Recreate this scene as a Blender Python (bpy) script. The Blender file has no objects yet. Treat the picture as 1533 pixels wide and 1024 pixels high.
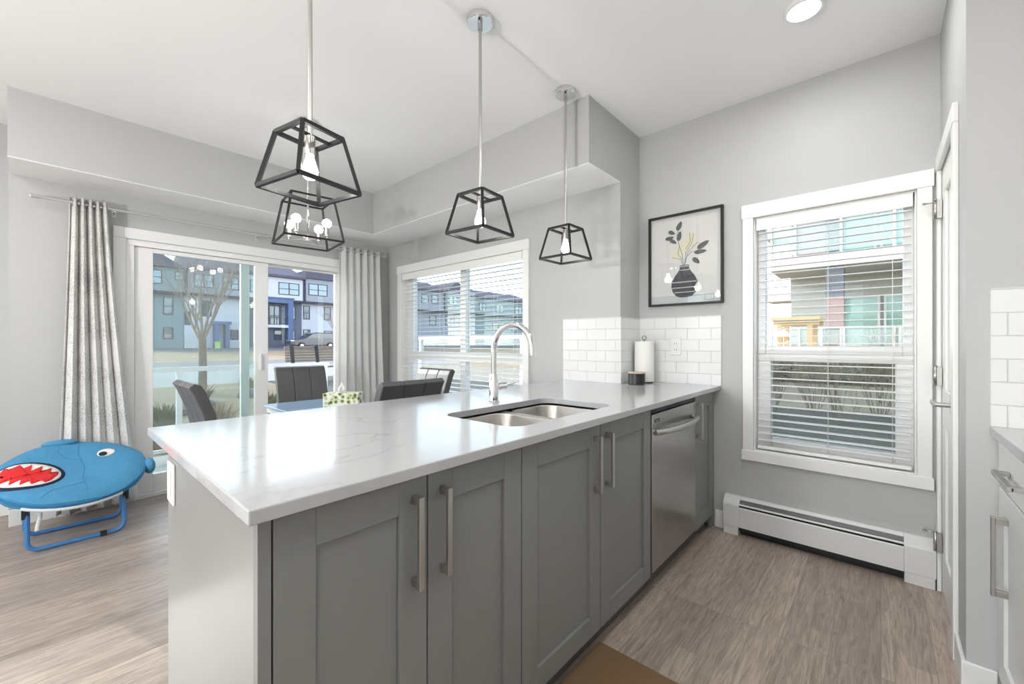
import bpy, bmesh, math, random
from mathutils import Vector, Matrix
random.seed(7)
PI = math.pi
scn = bpy.context.scene
COL = scn.collection

# ------------------------------------------------------------------ camera, sky, sun, exposure
YAW = 0.727
FPX = 621.155
cam_d = bpy.data.cameras.new('camera')
cam_d.sensor_width = 36.0
cam_d.lens = FPX / 1533 * 36.0
cam_d.shift_y = (513.726 - 512) / 1533
cam_d.clip_start = 0.02
cam_d.clip_end = 400
cam = bpy.data.objects.new('camera', cam_d)
COL.objects.link(cam)
cam.location = (0, 0, 1.197)
cam.rotation_euler = (PI / 2, 0, YAW - PI / 2)
scn.camera = cam

SUN_DIR = Vector((0.30, -1.0, -0.50)).normalized()      # the way the light travels
sun_elev = math.asin(-SUN_DIR.z)
world = bpy.data.worlds.new('world')
scn.world = world
world.use_nodes = True
wn = world.node_tree.nodes
wl = world.node_tree.links
wn.clear()
sky = wn.new('ShaderNodeTexSky')
sky.sky_type = 'NISHITA'
sky.sun_disc = False
sky.sun_elevation = sun_elev
sky.sun_rotation = math.atan2(-SUN_DIR.x, -SUN_DIR.y)
sky.air_density = 0.7
sky.dust_density = 0.6
sky.ozone_density = 0.6
hsv = wn.new('ShaderNodeHueSaturation')
hsv.inputs['Saturation'].default_value = 0.55
bgn = wn.new('ShaderNodeBackground')
bgn.inputs['Strength'].default_value = 0.8
wo = wn.new('ShaderNodeOutputWorld')
wl.new(sky.outputs[0], hsv.inputs['Color'])
wl.new(hsv.outputs[0], bgn.inputs[0])
wl.new(bgn.outputs[0], wo.inputs[0])

sun_d = bpy.data.lights.new('sun', 'SUN')
sun_d.energy = 2.2
sun_d.angle = 0.012
sun_d.color = (1.0, 0.98, 0.94)
sun = bpy.data.objects.new('sun', sun_d)
COL.objects.link(sun)
sun.rotation_euler = SUN_DIR.to_track_quat('-Z', 'Y').to_euler()

scn.view_settings.view_transform = 'Standard'
scn.view_settings.look = 'None'
scn.view_settings.gamma = 1.0
scn.view_settings.use_curve_mapping = False
scn.view_settings.exposure = 0.15
scn.cycles.max_bounces = 10
scn.cycles.diffuse_bounces = 6
scn.cycles.glossy_bounces = 5
scn.cycles.transmission_bounces = 6
scn.cycles.transparent_max_bounces = 24
scn.cycles.sample_clamp_indirect = 6.0
scn.cycles.caustics_reflective = False
scn.cycles.caustics_refractive = False

LAMP_W = 6.0         # the kitchen's flush ceiling light and the unseen ones added nearby
LIVING_FILL_W = 7.0       # unseen ceiling lights added as fill in the living room
UPLIGHT_FILL_W = 400.0      # unseen uplight added to brighten the ceiling
PEND_W = 9.0           # each pendant bulb
CHAND_W = 12.0          # each chandelier bulb


def lamp(kind, name, loc, watt, size, color=(1.0, 0.993, 0.982), parent=None):
    d = bpy.data.lights.new(name, kind)
    d.energy = watt
    d.color = color
    if kind == 'AREA':
        d.shape = 'DISK'
        d.size = size
    else:
        d.shadow_soft_size = size
    o = bpy.data.objects.new(name, d)
    COL.objects.link(o)
    o.location = loc
    if parent:
        o.parent = parent
        o.matrix_parent_inverse = Matrix.Translation(-parent.location)
    return o


# ------------------------------------------------------------------ helpers
def s2l(c):
    c = c / 255.0
    return c / 12.92 if c <= 0.04045 else ((c + 0.055) / 1.055) ** 2.4


def rgb(r, g, b):
    return (s2l(r), s2l(g), s2l(b), 1.0)


MATS = {}


def mat(name, color, rough=0.5, metal=0.0, spec=0.5, bump=None, vary=None, emit=None, coat=0.0):
    """vary=(scale, amount) mottles the colour; bump=(scale, strength)."""
    m = bpy.data.materials.new(name)
    m.use_nodes = True
    nt = m.node_tree
    b = nt.nodes['Principled BSDF']
    b.inputs['Base Color'].default_value = color
    b.inputs['Roughness'].default_value = rough
    b.inputs['Metallic'].default_value = metal
    b.inputs['Specular IOR Level'].default_value = spec
    b.inputs['Coat Weight'].default_value = coat
    tc = None
    if vary or bump:
        tc = nt.nodes.new('ShaderNodeTexCoord')
    if vary:
        n = nt.nodes.new('ShaderNodeTexNoise')
        n.inputs['Scale'].default_value = vary[0]
        n.inputs['Detail'].default_value = 5
        nt.links.new(tc.outputs['Object'], n.inputs['Vector'])
        mix = nt.nodes.new('ShaderNodeMix')
        mix.data_type = 'RGBA'
        a = vary[1]
        mix.inputs[6].default_value = tuple(max(0, c * (1 - a)) for c in color[:3]) + (1,)
        mix.inputs[7].default_value = tuple(min(1, c * (1 + a)) for c in color[:3]) + (1,)
        nt.links.new(n.outputs['Fac'], mix.inputs[0])
        nt.links.new(mix.outputs[2], b.inputs['Base Color'])
    if bump:
        n = nt.nodes.new('ShaderNodeTexNoise')
        n.inputs['Scale'].default_value = bump[0]
        n.inputs['Detail'].default_value = 4
        nt.links.new(tc.outputs['Object'], n.inputs['Vector'])
        bp = nt.nodes.new('ShaderNodeBump')
        bp.inputs['Strength'].default_value = bump[1]
        bp.inputs['Distance'].default_value = 0.01
        nt.links.new(n.outputs['Fac'], bp.inputs['Height'])
        nt.links.new(bp.outputs[0], b.inputs['Normal'])
    if emit:
        b.inputs['Emission Color'].default_value = emit[0]
        b.inputs['Emission Strength'].default_value = emit[1]
    MATS[name] = m
    return m


def N(m, t):
    return m.node_tree.nodes.new(t)


def L(m, a, b):
    m.node_tree.links.new(a, b)


class MB:
    """collects shapes for one mesh object"""

    def __init__(self):
        self.bm = bmesh.new()

    def box(self, x0, x1, y0, y1, z0, z1, mi=0):
        x0, x1 = min(x0, x1), max(x0, x1)
        y0, y1 = min(y0, y1), max(y0, y1)
        z0, z1 = min(z0, z1), max(z0, z1)
        v = [self.bm.verts.new(p) for p in
             ((x0, y0, z0), (x1, y0, z0), (x1, y1, z0), (x0, y1, z0),
              (x0, y0, z1), (x1, y0, z1), (x1, y1, z1), (x0, y1, z1))]
        for f in ((3, 2, 1, 0), (4, 5, 6, 7), (0, 1, 5, 4), (1, 2, 6, 5), (2, 3, 7, 6), (3, 0, 4, 7)):
            self.bm.faces.new([v[i] for i in f]).material_index = mi
        return self

    def ring(self, c, axis, r, n, ref=None):
        axis = Vector(axis).normalized()
        if ref is None:
            ref = Vector((0, 0, 1)) if abs(axis.z) < 0.9 else Vector((1, 0, 0))
        u = axis.cross(ref).normalized()
        w = axis.cross(u).normalized()
        return [self.bm.verts.new(Vector(c) + r * (math.cos(2 * PI * i / n) * u + math.sin(2 * PI * i / n) * w)) for i in range(n)]

    def skin(self, rings, cap=True, mi=0, smooth=True, closed=False):
        n = len(rings[0])
        seq = list(zip(rings, rings[1:]))
        if closed:
            seq.append((rings[-1], rings[0]))
        for a, b in seq:
            for i in range(n):
                try:
                    f = self.bm.faces.new((a[i], a[(i + 1) % n], b[(i + 1) % n], b[i]))
                    f.smooth = smooth
                    f.material_index = mi
                except ValueError:
                    pass
        if cap and not closed:
            for r in (rings[0], rings[-1]):
                try:
                    self.bm.faces.new(r).material_index = mi
                except ValueError:
                    pass
        return self

    def tube(self, pts, r, n=10, mi=0, closed=False, cap=True):
        pts = [Vector(p) for p in pts]
        rs = r if isinstance(r, (list, tuple)) else [r] * len(pts)
        rings = []
        m = len(pts)
        prev = None
        for i, p in enumerate(pts):
            if closed:
                t = (pts[(i + 1) % m] - pts[i - 1])
            else:
                t = pts[min(i + 1, m - 1)] - pts[max(i - 1, 0)]
            t.normalize()
            if prev is None:
                ref = Vector((0, 0, 1)) if abs(t.z) < 0.9 else Vector((1, 0, 0))
                u = t.cross(ref).normalized()
            else:
                u = (prev - t * prev.dot(t)).normalized()
            prev = u
            w = t.cross(u)
            rings.append([self.bm.verts.new(p + rs[i] * (math.cos(2 * PI * k / n) * u + math.sin(2 * PI * k / n) * w)) for k in range(n)])
        return self.skin(rings, cap=cap, mi=mi, closed=closed)

    def cyl(self, p0, p1, r, n=20, mi=0):
        return self.tube([p0, p1], r, n, mi)

    def lathe(self, c, prof, n=28, mi=0, axis='Z'):
        rings = []
        for r, h in prof:
            ring = []
            for i in range(n):
                a = 2 * PI * i / n
                p = Vector((r * math.cos(a), r * math.sin(a), h))
                if axis == 'X':
                    p = Vector((h, p.x, p.y))
                elif axis == 'Y':
                    p = Vector((p.x, h, p.y))
                ring.append(self.bm.verts.new(Vector(c) + p))
            rings.append(ring)
        return self.skin(rings, mi=mi)

    def bar(self, p0, p1, w, h=None, mi=0, up=(0, 0, 1)):
        """square-section bar between two points"""
        h = h or w
        p0, p1 = Vector(p0), Vector(p1)
        t = (p1 - p0).normalized()
        up = Vector(up)
        if abs(t.dot(up)) > 0.95:
            up = Vector((1, 0, 0))
        u = t.cross(up).normalized()
        v = u.cross(t).normalized()
        rings = [[self.bm.verts.new(p + a * u * w / 2 + b * v * h / 2) for a, b in ((-1, -1), (1, -1), (1, 1), (-1, 1))] for p in (p0, p1)]
        return self.skin(rings, mi=mi, smooth=False)

    def prism(self, pts, vec, mi=0):
        vec = Vector(vec)
        a = [self.bm.verts.new(Vector(p)) for p in pts]
        b = [self.bm.verts.new(Vector(p) + vec) for p in pts]
        return self.skin([a, b], mi=mi, smooth=False)

    def grid(self, fn, nu, nv, mi=0, smooth=True):
        g = [[self.bm.verts.new(fn(i / nu, j / nv)) for j in range(nv + 1)] for i in range(nu + 1)]
        for i in range(nu):
            for j in range(nv):
                f = self.bm.faces.new((g[i][j], g[i + 1][j], g[i + 1][j + 1], g[i][j + 1]))
                f.smooth = smooth
                f.material_index = mi
        return self

    def sphere(self, c, r, sx=1, sy=1, sz=1, n=16, mi=0):
        m = n // 2
        rings = []
        for j in range(1, m):
            th = PI * j / m
            rings.append([self.bm.verts.new(Vector(c) + Vector((sx * r * math.sin(th) * math.cos(2 * PI * i / n),
                                                               sy * r * math.sin(th) * math.sin(2 * PI * i / n),
                                                               sz * r * math.cos(th)))) for i in range(n)])
        return self.skin(rings, mi=mi)

    def build(self, name, mats, parent=None, bevel=0.0, seg=2, loc=None):
        bmesh.ops.recalc_face_normals(self.bm, faces=self.bm.faces[:])
        for e in self.bm.edges:
            if len(e.link_faces) == 2 and e.calc_face_angle(0.0) > 0.62:
                e.smooth = False
        me = bpy.data.meshes.new(name)
        if loc is not None:
            bmesh.ops.translate(self.bm, verts=self.bm.verts[:], vec=-Vector(loc))
        self.bm.to_mesh(me)
        self.bm.free()
        for m in (mats if isinstance(mats, (list, tuple)) else [mats]):
            me.materials.append(m)
        o = bpy.data.objects.new(name, me)
        COL.objects.link(o)
        if loc is not None:
            o.location = loc
        if parent is not None:
            o.parent = parent
            off = Vector((0, 0, 0))
            q = parent
            while q is not None:
                if q.type == 'EMPTY':
                    off += q.location
                q = q.parent
            o.matrix_parent_inverse = Matrix.Translation(-off)
            if parent.type != 'EMPTY':
                o.matrix_parent_inverse = Matrix.Identity(4)
        if bevel:
            b = o.modifiers.new('bevel', 'BEVEL')
            b.width = bevel
            b.segments = seg
            b.limit_method = 'ANGLE'
            b.angle_limit = math.radians(40)
            b.harden_normals = False
        return o


def thing(name, label, cat, loc=(0, 0, 0), group=None):
    o = bpy.data.objects.new(name, None)
    COL.objects.link(o)
    o.empty_display_size = 0.1
    o.location = loc
    o['label'] = label
    o['category'] = cat
    if group:
        o['group'] = group
    return o


def tag(o, label, cat, group=None, kind=None):
    o['label'] = label
    o['category'] = cat
    if group:
        o['group'] = group
    if kind:
        o['kind'] = kind
    return o


def struct(o, label=None, cat=None):
    o['kind'] = 'structure'
    if label:
        o['label'] = label
        o['category'] = cat
    return o


def copy_tree(o, parent=None):
    c = o.copy()
    COL.objects.link(c)
    if parent is not None:
        c.parent = parent
        c.matrix_parent_inverse = o.matrix_parent_inverse.copy()
    for ch in list(o.children):
        copy_tree(ch, c)
    return c


# ------------------------------------------------------------------ materials
M_wall = mat('wall_paint', (0.475, 0.478, 0.475, 1), 0.62, spec=0.3, bump=(180, 0.04))
M_ceil = mat('ceiling_paint', (0.89, 0.89, 0.885, 1), 0.8, spec=0.2, bump=(260, 0.08))
M_trim = mat('white_trim', (0.80, 0.80, 0.785, 1), 0.35)
M_vinyl = mat('white_vinyl', (0.82, 0.82, 0.82, 1), 0.3)
M_blind = mat('blind_white', (0.84, 0.84, 0.82, 1), 0.45)
M_cab = mat('grey_cabinet_paint', (0.215, 0.218, 0.212, 1), 0.42, spec=0.35)
M_wcab = mat('white_cabinet_paint', (0.72, 0.72, 0.70, 1), 0.35)
M_dark = mat('dark_gap', (0.012, 0.012, 0.012, 1), 0.6)
M_toe = mat('toe_kick_board', (0.10, 0.10, 0.095, 1), 0.6)
M_nickel = mat('brushed_nickel', (0.50, 0.49, 0.47, 1), 0.32, metal=1.0)
M_chrome = mat('chrome', (0.82, 0.82, 0.83, 1), 0.07, metal=1.0)
M_black = mat('black_metal', (0.010, 0.010, 0.010, 1), 0.42, spec=0.35)
M_plast = mat('white_plastic', (0.78, 0.78, 0.76, 1), 0.3)
M_rubber = mat('black_rubber', (0.02, 0.02, 0.02, 1), 0.7)
M_paper = mat('paper_white', (0.82, 0.81, 0.79, 1), 0.9, bump=(220, 0.25))
M_mat = mat('tan_mat', rgb(114, 90, 62), 0.75, bump=(300, 0.1), vary=(3, 0.08))
M_leather = mat('charcoal_leather', (0.082, 0.081, 0.084, 1), 0.38, bump=(320, 0.12))
M_bulb = mat('lit_bulb', (1, 1, 1, 1), 0.3, emit=((1, 0.96, 0.9, 1), 14.0))
M_diffuser = mat('lit_diffuser', (1, 1, 1, 1), 0.4, emit=((1, 0.98, 0.95, 1), 9.0))

# brushed stainless
M_steel = mat('stainless_steel', (0.46, 0.45, 0.435, 1), 0.30, metal=1.0)
m = M_steel
tc = N(m, 'ShaderNodeTexCoord')
mp = N(m, 'ShaderNodeMapping')
mp.inputs['Scale'].default_value = (2, 2, 400)
nz = N(m, 'ShaderNodeTexNoise')
nz.inputs['Scale'].default_value = 3
L(m, tc.outputs['Object'], mp.inputs[0])
L(m, mp.outputs[0], nz.inputs['Vector'])
mr = N(m, 'ShaderNodeMapRange')
mr.inputs['To Min'].default_value = 0.22
mr.inputs['To Max'].default_value = 0.38
L(m, nz.outputs['Fac'], mr.inputs[0])
L(m, mr.outputs[0], m.node_tree.nodes['Principled BSDF'].inputs['Roughness'])
M_sink = mat('sink_steel', (0.50, 0.475, 0.44, 1), 0.33, metal=1.0)

# quartz with faint grey veins
M_quartz = mat('white_quartz', (0.80, 0.80, 0.80, 1), 0.12, spec=0.4)
m = M_quartz
tc = N(m, 'ShaderNodeTexCoord')
n1 = N(m, 'ShaderNodeTexNoise')
n1.inputs['Scale'].default_value = 1.7
n1.inputs['Detail'].default_value = 8
n1.inputs['Distortion'].default_value = 1.2
L(m, tc.outputs['Object'], n1.inputs['Vector'])
ra = N(m, 'ShaderNodeValToRGB')
e = ra.color_ramp.elements
e[0].position, e[0].color = 0.485, (0, 0, 0, 1)
e[1].position, e[1].color = 0.5, (1, 1, 1, 1)
e2 = ra.color_ramp.elements.new(0.515)
e2.color = (0, 0, 0, 1)
L(m, n1.outputs['Fac'], ra.inputs[0])
n2 = N(m, 'ShaderNodeTexNoise')
n2.inputs['Scale'].default_value = 1.1
L(m, tc.outputs['Object'], n2.inputs['Vector'])
r2 = N(m, 'ShaderNodeMapRange')
r2.inputs[1].default_value = 0.45
r2.inputs[2].default_value = 0.7
L(m, n2.outputs['Fac'], r2.inputs[0])
mu = N(m, 'ShaderNodeMath')
mu.operation = 'MULTIPLY'
L(m, ra.outputs[0], mu.inputs[0])
L(m, r2.outputs[0], mu.inputs[1])
mx = N(m, 'ShaderNodeMix')
mx.data_type = 'RGBA'
mx.inputs[6].default_value = (0.44, 0.445, 0.45, 1)
mx.inputs[7].default_value = (0.34, 0.335, 0.33, 1)
L(m, mu.outputs[0], mx.inputs[0])
L(m, mx.outputs[2], m.node_tree.nodes['Principled BSDF'].inputs['Base Color'])

# plank floor: planks run along X
M_floor = mat('vinyl_plank_floor', (0.36, 0.30, 0.26, 1), 0.36, spec=0.35)
m = M_floor
tc = N(m, 'ShaderNodeTexCoord')
br = N(m, 'ShaderNodeTexBrick')
br.offset = 0.37
br.offset_frequency = 1
br.inputs['Color1'].default_value = (0.0, 0.0, 0.0, 1)
br.inputs['Color2'].default_value = (1, 1, 1, 1)
br.inputs['Mortar'].default_value = (0.5, 0.5, 0.5, 1)
br.inputs['Scale'].default_value = 1.0
br.inputs['Mortar Size'].default_value = 0.0012
br.inputs['Brick Width'].default_value = 1.22
br.inputs['Row Height'].default_value = 0.152
br.inputs['Bias'].default_value = 0.0
L(m, tc.outputs['Object'], br.inputs['Vector'])
mp = N(m, 'ShaderNodeMapping')
mp.inputs['Scale'].default_value = (2.2, 26, 1)
L(m, tc.outputs['Object'], mp.inputs[0])
av = N(m, 'ShaderNodeVectorMath')
av.operation = 'ADD'
sc_ = N(m, 'ShaderNodeVectorMath')
sc_.operation = 'SCALE'
sc_.inputs['Scale'].default_value = 7.0
L(m, br.outputs['Color'], sc_.inputs[0])
L(m, mp.outputs[0], av.inputs[0])
L(m, sc_.outputs[0], av.inputs[1])
gn = N(m, 'ShaderNodeTexNoise')
gn.inputs['Scale'].default_value = 2.2
gn.inputs['Detail'].default_value = 9
gn.inputs['Roughness'].default_value = 0.65
gn.inputs['Distortion'].default_value = 1.6
L(m, av.outputs[0], gn.inputs['Vector'])
ra = N(m, 'ShaderNodeValToRGB')
e = ra.color_ramp.elements
e[0].position, e[0].color = 0.30, (0.225, 0.180, 0.150, 1)
e[1].position, e[1].color = 0.72, (0.50, 0.415, 0.355, 1)
L(m, gn.outputs['Fac'], ra.inputs[0])
bw = N(m, 'ShaderNodeMix')
bw.data_type = 'RGBA'
bw.blend_type = 'MULTIPLY'
bw.inputs[0].default_value = 1.0
tone = N(m, 'ShaderNodeMapRange')
tone.inputs['To Min'].default_value = 0.78
tone.inputs['To Max'].default_value = 1.20
br2 = N(m, 'ShaderNodeTexBrick')
br2.offset = 0.43
br2.inputs['Color1'].default_value = (0, 0, 0, 1)
br2.inputs['Color2'].default_value = (1, 1, 1, 1)
br2.inputs['Mortar'].default_value = (0.5, 0.5, 0.5, 1)
br2.inputs['Scale'].default_value = 1.0
br2.inputs['Mortar Size'].default_value = 0.0
br2.inputs['Brick Width'].default_value = 0.83
br2.inputs['Row Height'].default_value = 0.076
L(m, tc.outputs['Object'], br2.inputs['Vector'])
hb = N(m, 'ShaderNodeMath')
hb.operation = 'ADD'
L(m, br.outputs['Color'], hb.inputs[0])
L(m, br2.outputs['Color'], hb.inputs[1])
hh = N(m, 'ShaderNodeMath')
hh.operation = 'MULTIPLY'
hh.inputs[1].default_value = 0.5
L(m, hb.outputs[0], hh.inputs[0])
L(m, hh.outputs[0], tone.inputs[0])
L(m, ra.outputs[0], bw.inputs[6])
L(m, tone.outputs[0], bw.inputs[7])
sm = N(m, 'ShaderNodeMix')
sm.data_type = 'RGBA'
sm.inputs[7].default_value = (0.16, 0.13, 0.11, 1)
mf = N(m, 'ShaderNodeMath')
mf.operation = 'MULTIPLY'
mf.inputs[1].default_value = 0.55
L(m, br.outputs['Fac'], mf.inputs[0])
L(m, mf.outputs[0], sm.inputs[0])
L(m, bw.outputs[2], sm.inputs[6])
L(m, sm.outputs[2], m.node_tree.nodes['Principled BSDF'].inputs['Base Color'])
bp = N(m, 'ShaderNodeBump')
bp.inputs['Strength'].default_value = 0.12
bp.inputs['Distance'].default_value = 0.004
L(m, gn.outputs['Fac'], bp.inputs['Height'])
L(m, bp.outputs[0], m.node_tree.nodes['Principled BSDF'].inputs['Normal'])


def tile_mat(name, plane, width=0.152):
    """glossy white subway tile on a wall running along X or Y"""
    m = mat(name, (0.8, 0.8, 0.79, 1), 0.12)
    tc = N(m, 'ShaderNodeTexCoord')
    sp = N(m, 'ShaderNodeSeparateXYZ')
    L(m, tc.outputs['Object'], sp.inputs[0])
    cb = N(m, 'ShaderNodeCombineXYZ')
    L(m, sp.outputs['X' if plane == 'X' else 'Y'], cb.inputs[0])
    L(m, sp.outputs['Z'], cb.inputs[1])
    br = N(m, 'ShaderNodeTexBrick')
    br.inputs['Color1'].default_value = (0.74, 0.74, 0.735, 1)
    br.inputs['Color2'].default_value = (0.72, 0.72, 0.715, 1)
    br.inputs['Mortar'].default_value = (0.66, 0.66, 0.65, 1)
    br.inputs['Scale'].default_value = 1
    br.inputs['Mortar Size'].default_value = 0.0022
    br.inputs['Mortar Smooth'].default_value = 0.6
    br.inputs['Brick Width'].default_value = width
    br.inputs['Row Height'].default_value = 0.0763
    L(m, cb.outputs[0], br.inputs['Vector'])
    L(m, br.outputs['Color'], m.node_tree.nodes['Principled BSDF'].inputs['Base Color'])
    iv = N(m, 'ShaderNodeMath')
    iv.operation = 'SUBTRACT'
    iv.inputs[0].default_value = 1
    L(m, br.outputs['Fac'], iv.inputs[1])
    bp = N(m, 'ShaderNodeBump')
    bp.inputs['Strength'].default_value = 0.7
    bp.inputs['Distance'].default_value = 0.004
    L(m, iv.outputs[0], bp.inputs['Height'])
    L(m, bp.outputs[0], m.node_tree.nodes['Principled BSDF'].inputs['Normal'])
    return m


M_tileY = tile_mat('subway_tile_y', 'Y')
M_tileX = tile_mat('subway_tile_x', 'X')
M_tileR = tile_mat('long_subway_tile', 'Y', 0.62)


def glass_mat(name, tint=(1, 1, 1), haze=0.0, refl=1.0):
    m = bpy.data.materials.new(name)
    m.use_nodes = True
    nt = m.node_tree
    nt.nodes.clear()
    tr = N(m, 'ShaderNodeBsdfTransparent')
    tr.inputs[0].default_value = (*tint, 1)
    gl = N(m, 'ShaderNodeBsdfGlossy')
    gl.inputs['Roughness'].default_value = 0.0
    gl.inputs['Color'].default_value = (refl, refl, refl, 1)
    fr = N(m, 'ShaderNodeFresnel')
    fr.inputs['IOR'].default_value = 1.45
    ge = N(m, 'ShaderNodeNewGeometry')
    iv = N(m, 'ShaderNodeMath')
    iv.operation = 'SUBTRACT'
    iv.inputs[0].default_value = 1.0
    L(m, ge.outputs['Backfacing'], iv.inputs[1])
    mu = N(m, 'ShaderNodeMath')
    mu.operation = 'MULTIPLY'
    L(m, fr.outputs[0], mu.inputs[0])
    L(m, iv.outputs[0], mu.inputs[1])
    mx = N(m, 'ShaderNodeMixShader')
    L(m, mu.outputs[0], mx.inputs[0])
    out = N(m, 'ShaderNodeOutputMaterial')
    if haze:
        df = N(m, 'ShaderNodeBsdfDiffuse')
        df.inputs[0].default_value = (0.8, 0.82, 0.82, 1)
        mh = N(m, 'ShaderNodeMixShader')
        mh.inputs[0].default_value = haze
        L(m, tr.outputs[0], mh.inputs[1])
        L(m, df.outputs[0], mh.inputs[2])
        L(m, mh.outputs[0], mx.inputs[1])
    else:
        L(m, tr.outputs[0], mx.inputs[1])
    L(m, gl.outputs[0], mx.inputs[2])
    L(m, mx.outputs[0], out.inputs[0])
    return m


M_glass = glass_mat('clear_window_glass', (0.97, 0.985, 0.98), 0.0)
M_glass_tint = glass_mat('tinted_window_glass', (0.80, 0.88, 0.87), 0.10)
M_glass_blind = glass_mat('pale_window_glass', (0.86, 0.91, 0.90), 0.02)
M_glass_screen = glass_mat('screened_window_glass', (0.66, 0.70, 0.68), 0.05)
M_bglass = glass_mat('balcony_glass', (0.80, 0.93, 0.90), 0.25)
M_artglass = glass_mat('picture_glass', (0.98, 0.98, 0.98), 0.0)

# ------------------------------------------------------------------ room constants (metres)
XK, XD, YS, YB, XB = 2.922, 2.621, 4.24, 3.855, 2.211
ZC, ZS, YP, YW = 2.718, 2.301, 1.337, -0.218
XR = 2.10                      # face of the right-hand return wall
ZT, TH = 0.92, 0.027           # countertop

# ------------------------------------------------------------------ shell
o = MB().box(-4.2, 3.1, -1.1, 4.75, -0.2, 0.0).build('floor', M_floor)
struct(o)
o = MB().box(-4.2, 3.1, -1.1, 4.75, ZC, ZC + 0.15).build('ceiling', M_ceil)
struct(o)
# dropped bulkhead over the dining area (painted like the walls, white underneath)
b = MB()
b.box(-0.15, XD, YB, YS, ZS + 0.004, ZC)
b.box(XB, XD, YP, YB, ZS + 0.004, ZC)
b.box(-0.15, XD, YB, YS, ZS, ZS + 0.004, 1)
b.box(XB, XD, YP, YB, ZS, ZS + 0.004, 1)
struct(b.build('ceiling_bulkhead', [M_wall, M_ceil]))

# kitchen window wall (X = XK), opening for the window
KW = (-0.135, 0.590, 0.530, 1.970)     # y0 y1 z0 z1 of the opening
b = MB()
b.box(XK, XK + 0.16, -0.40, KW[0], 0, ZC)
b.box(XK, XK + 0.16, KW[1], YP, 0, ZC)
b.box(XK, XK + 0.16, KW[0], KW[1], 0, KW[2])
b.box(XK, XK + 0.16, KW[0], KW[1], KW[3], ZC)
struct(b.build('wall_kitchen_window', M_wall))
# jog between kitchen and dining wall
struct(MB().box(XD, XK + 0.16, YP, YP + 0.14, 0, ZC).build('wall_jog', M_wall))
# dining window wall
DW = (2.200, 3.961, 0.530, 1.965)
b = MB()
b.box(XD, XD + 0.16, YP + 0.14, DW[0], 0, ZC)
b.box(XD, XD + 0.16, DW[1], YS + 0.16, 0, ZC)
b.box(XD, XD + 0.16, DW[0], DW[1], 0, DW[2])
b.box(XD, XD + 0.16, DW[0], DW[1], DW[3], ZC)
struct(b.build('wall_dining_window', M_wall))
# sliding door wall
SD = (0.400, 2.150, 0.0, 1.985)
b = MB()
b.box(-0.16, SD[0], YS, YS + 0.16, 0, ZC)
b.box(SD[1], XD, YS, YS + 0.16, 0, ZC)
b.box(SD[0], SD[1], YS, YS + 0.16, SD[3], ZC)
struct(b.build('wall_sliding_door', M_wall))
# living room beyond the left edge: back wall with a tall window, far left wall with an added fill window
LW = (-1.95, -0.40, 1.02, 2.30)
b = MB()
b.box(-4.2, LW[0], 4.55, 4.71, 0, ZC)
b.box(LW[1], -0.16, 4.55, 4.71, 0, ZC)
b.box(LW[0], LW[1], 4.55, 4.71, 0, LW[2])
b.box(LW[0], LW[1], 4.55, 4.71, LW[3], ZC)
b.box(-0.16, -0.04, 4.40, 4.71, 0, ZC)
struct(b.build('wall_living_room', M_wall))
b = MB()
b.box(-4.2, -4.0, -1.1, 0.2, 0, ZC)
b.box(-4.2, -4.0, 3.4, 4.55, 0, ZC)
b.box(-4.2, -4.0, 0.2, 3.4, 0, 0.5)
b.box(-4.2, -4.0, 0.2, 3.4, 2.35, ZC)
struct(b.build('wall_left', M_wall))
struct(MB().box(-4.0, XR, -1.1, -0.92, 0, ZC).build('wall_back', M_wall))
# pantry door wall and return wall
DO = (2.345, 2.860, 2.03)
b = MB()
b.box(XR, DO[0], YW - 0.12, YW, 0, ZC)
b.box(DO[1], XK, YW - 0.12, YW, 0, ZC)
b.box(DO[0], DO[1], YW - 0.12, YW, DO[2], ZC)
struct(b.build('wall_pantry', M_wall))
struct(MB().box(XR, XR + 0.12, -1.1, YW - 0.12, 0, ZC).build('wall_right', M_wall))

# baseboards
def baseboard(name, x0, x1, y0, y1, h=0.11):
    struct(MB().box(x0, x1, y0, y1, 0.0, h).build(name, M_trim, bevel=0.004))


baseboard('baseboard_sliding_wall', -0.16, 0.325, YS - 0.014, YS)
baseboard('baseboard_sliding_wall_east', 2.23, XD, YS - 0.014, YS)
baseboard('baseboard_living_room', -4.0, -0.16, 4.536, 4.55)
baseboard('baseboard_kitchen', XK - 0.014, XK, 0.752, 0.81)
baseboard('baseboard_pantry', XR, 2.272, YW, YW + 0.013)
baseboard('baseboard_right', XR - 0.013, XR, -0.289, YW + 0.013)
baseboard('baseboard_dining', XD - 0.014, XD, 1.80, YS - 0.014)

# ------------------------------------------------------------------ kitchen window
def casing(b, x, y0, y1, z0, z1, oy0, oy1, oz0, oz1, t=0.02):
    """flat window casing on a wall facing -X"""
    b.box(x - t, x, oy0, y0, oz0 + 0.055, oz1 - 0.075)
    b.box(x - t, x, y1, oy1, oz0 + 0.055, oz1 - 0.075)
    b.box(x - t - 0.004, x, oy0 - 0.006, oy1 + 0.006, oz1 - 0.085, oz1)
    b.box(x - t - 0.006, x, oy0 - 0.006, oy1 + 0.006, oz0, oz0 + 0.062)


w1 = thing('window_1', 'white cased kitchen window with upper fixed pane and lower pane above heater', 'window', (XK, 0.23, 0.47))
w1['kind'] = 'structure'
b = MB()
casing(b, XK, *KW, -0.190, 0.649, 0.470, 2.056)
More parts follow.
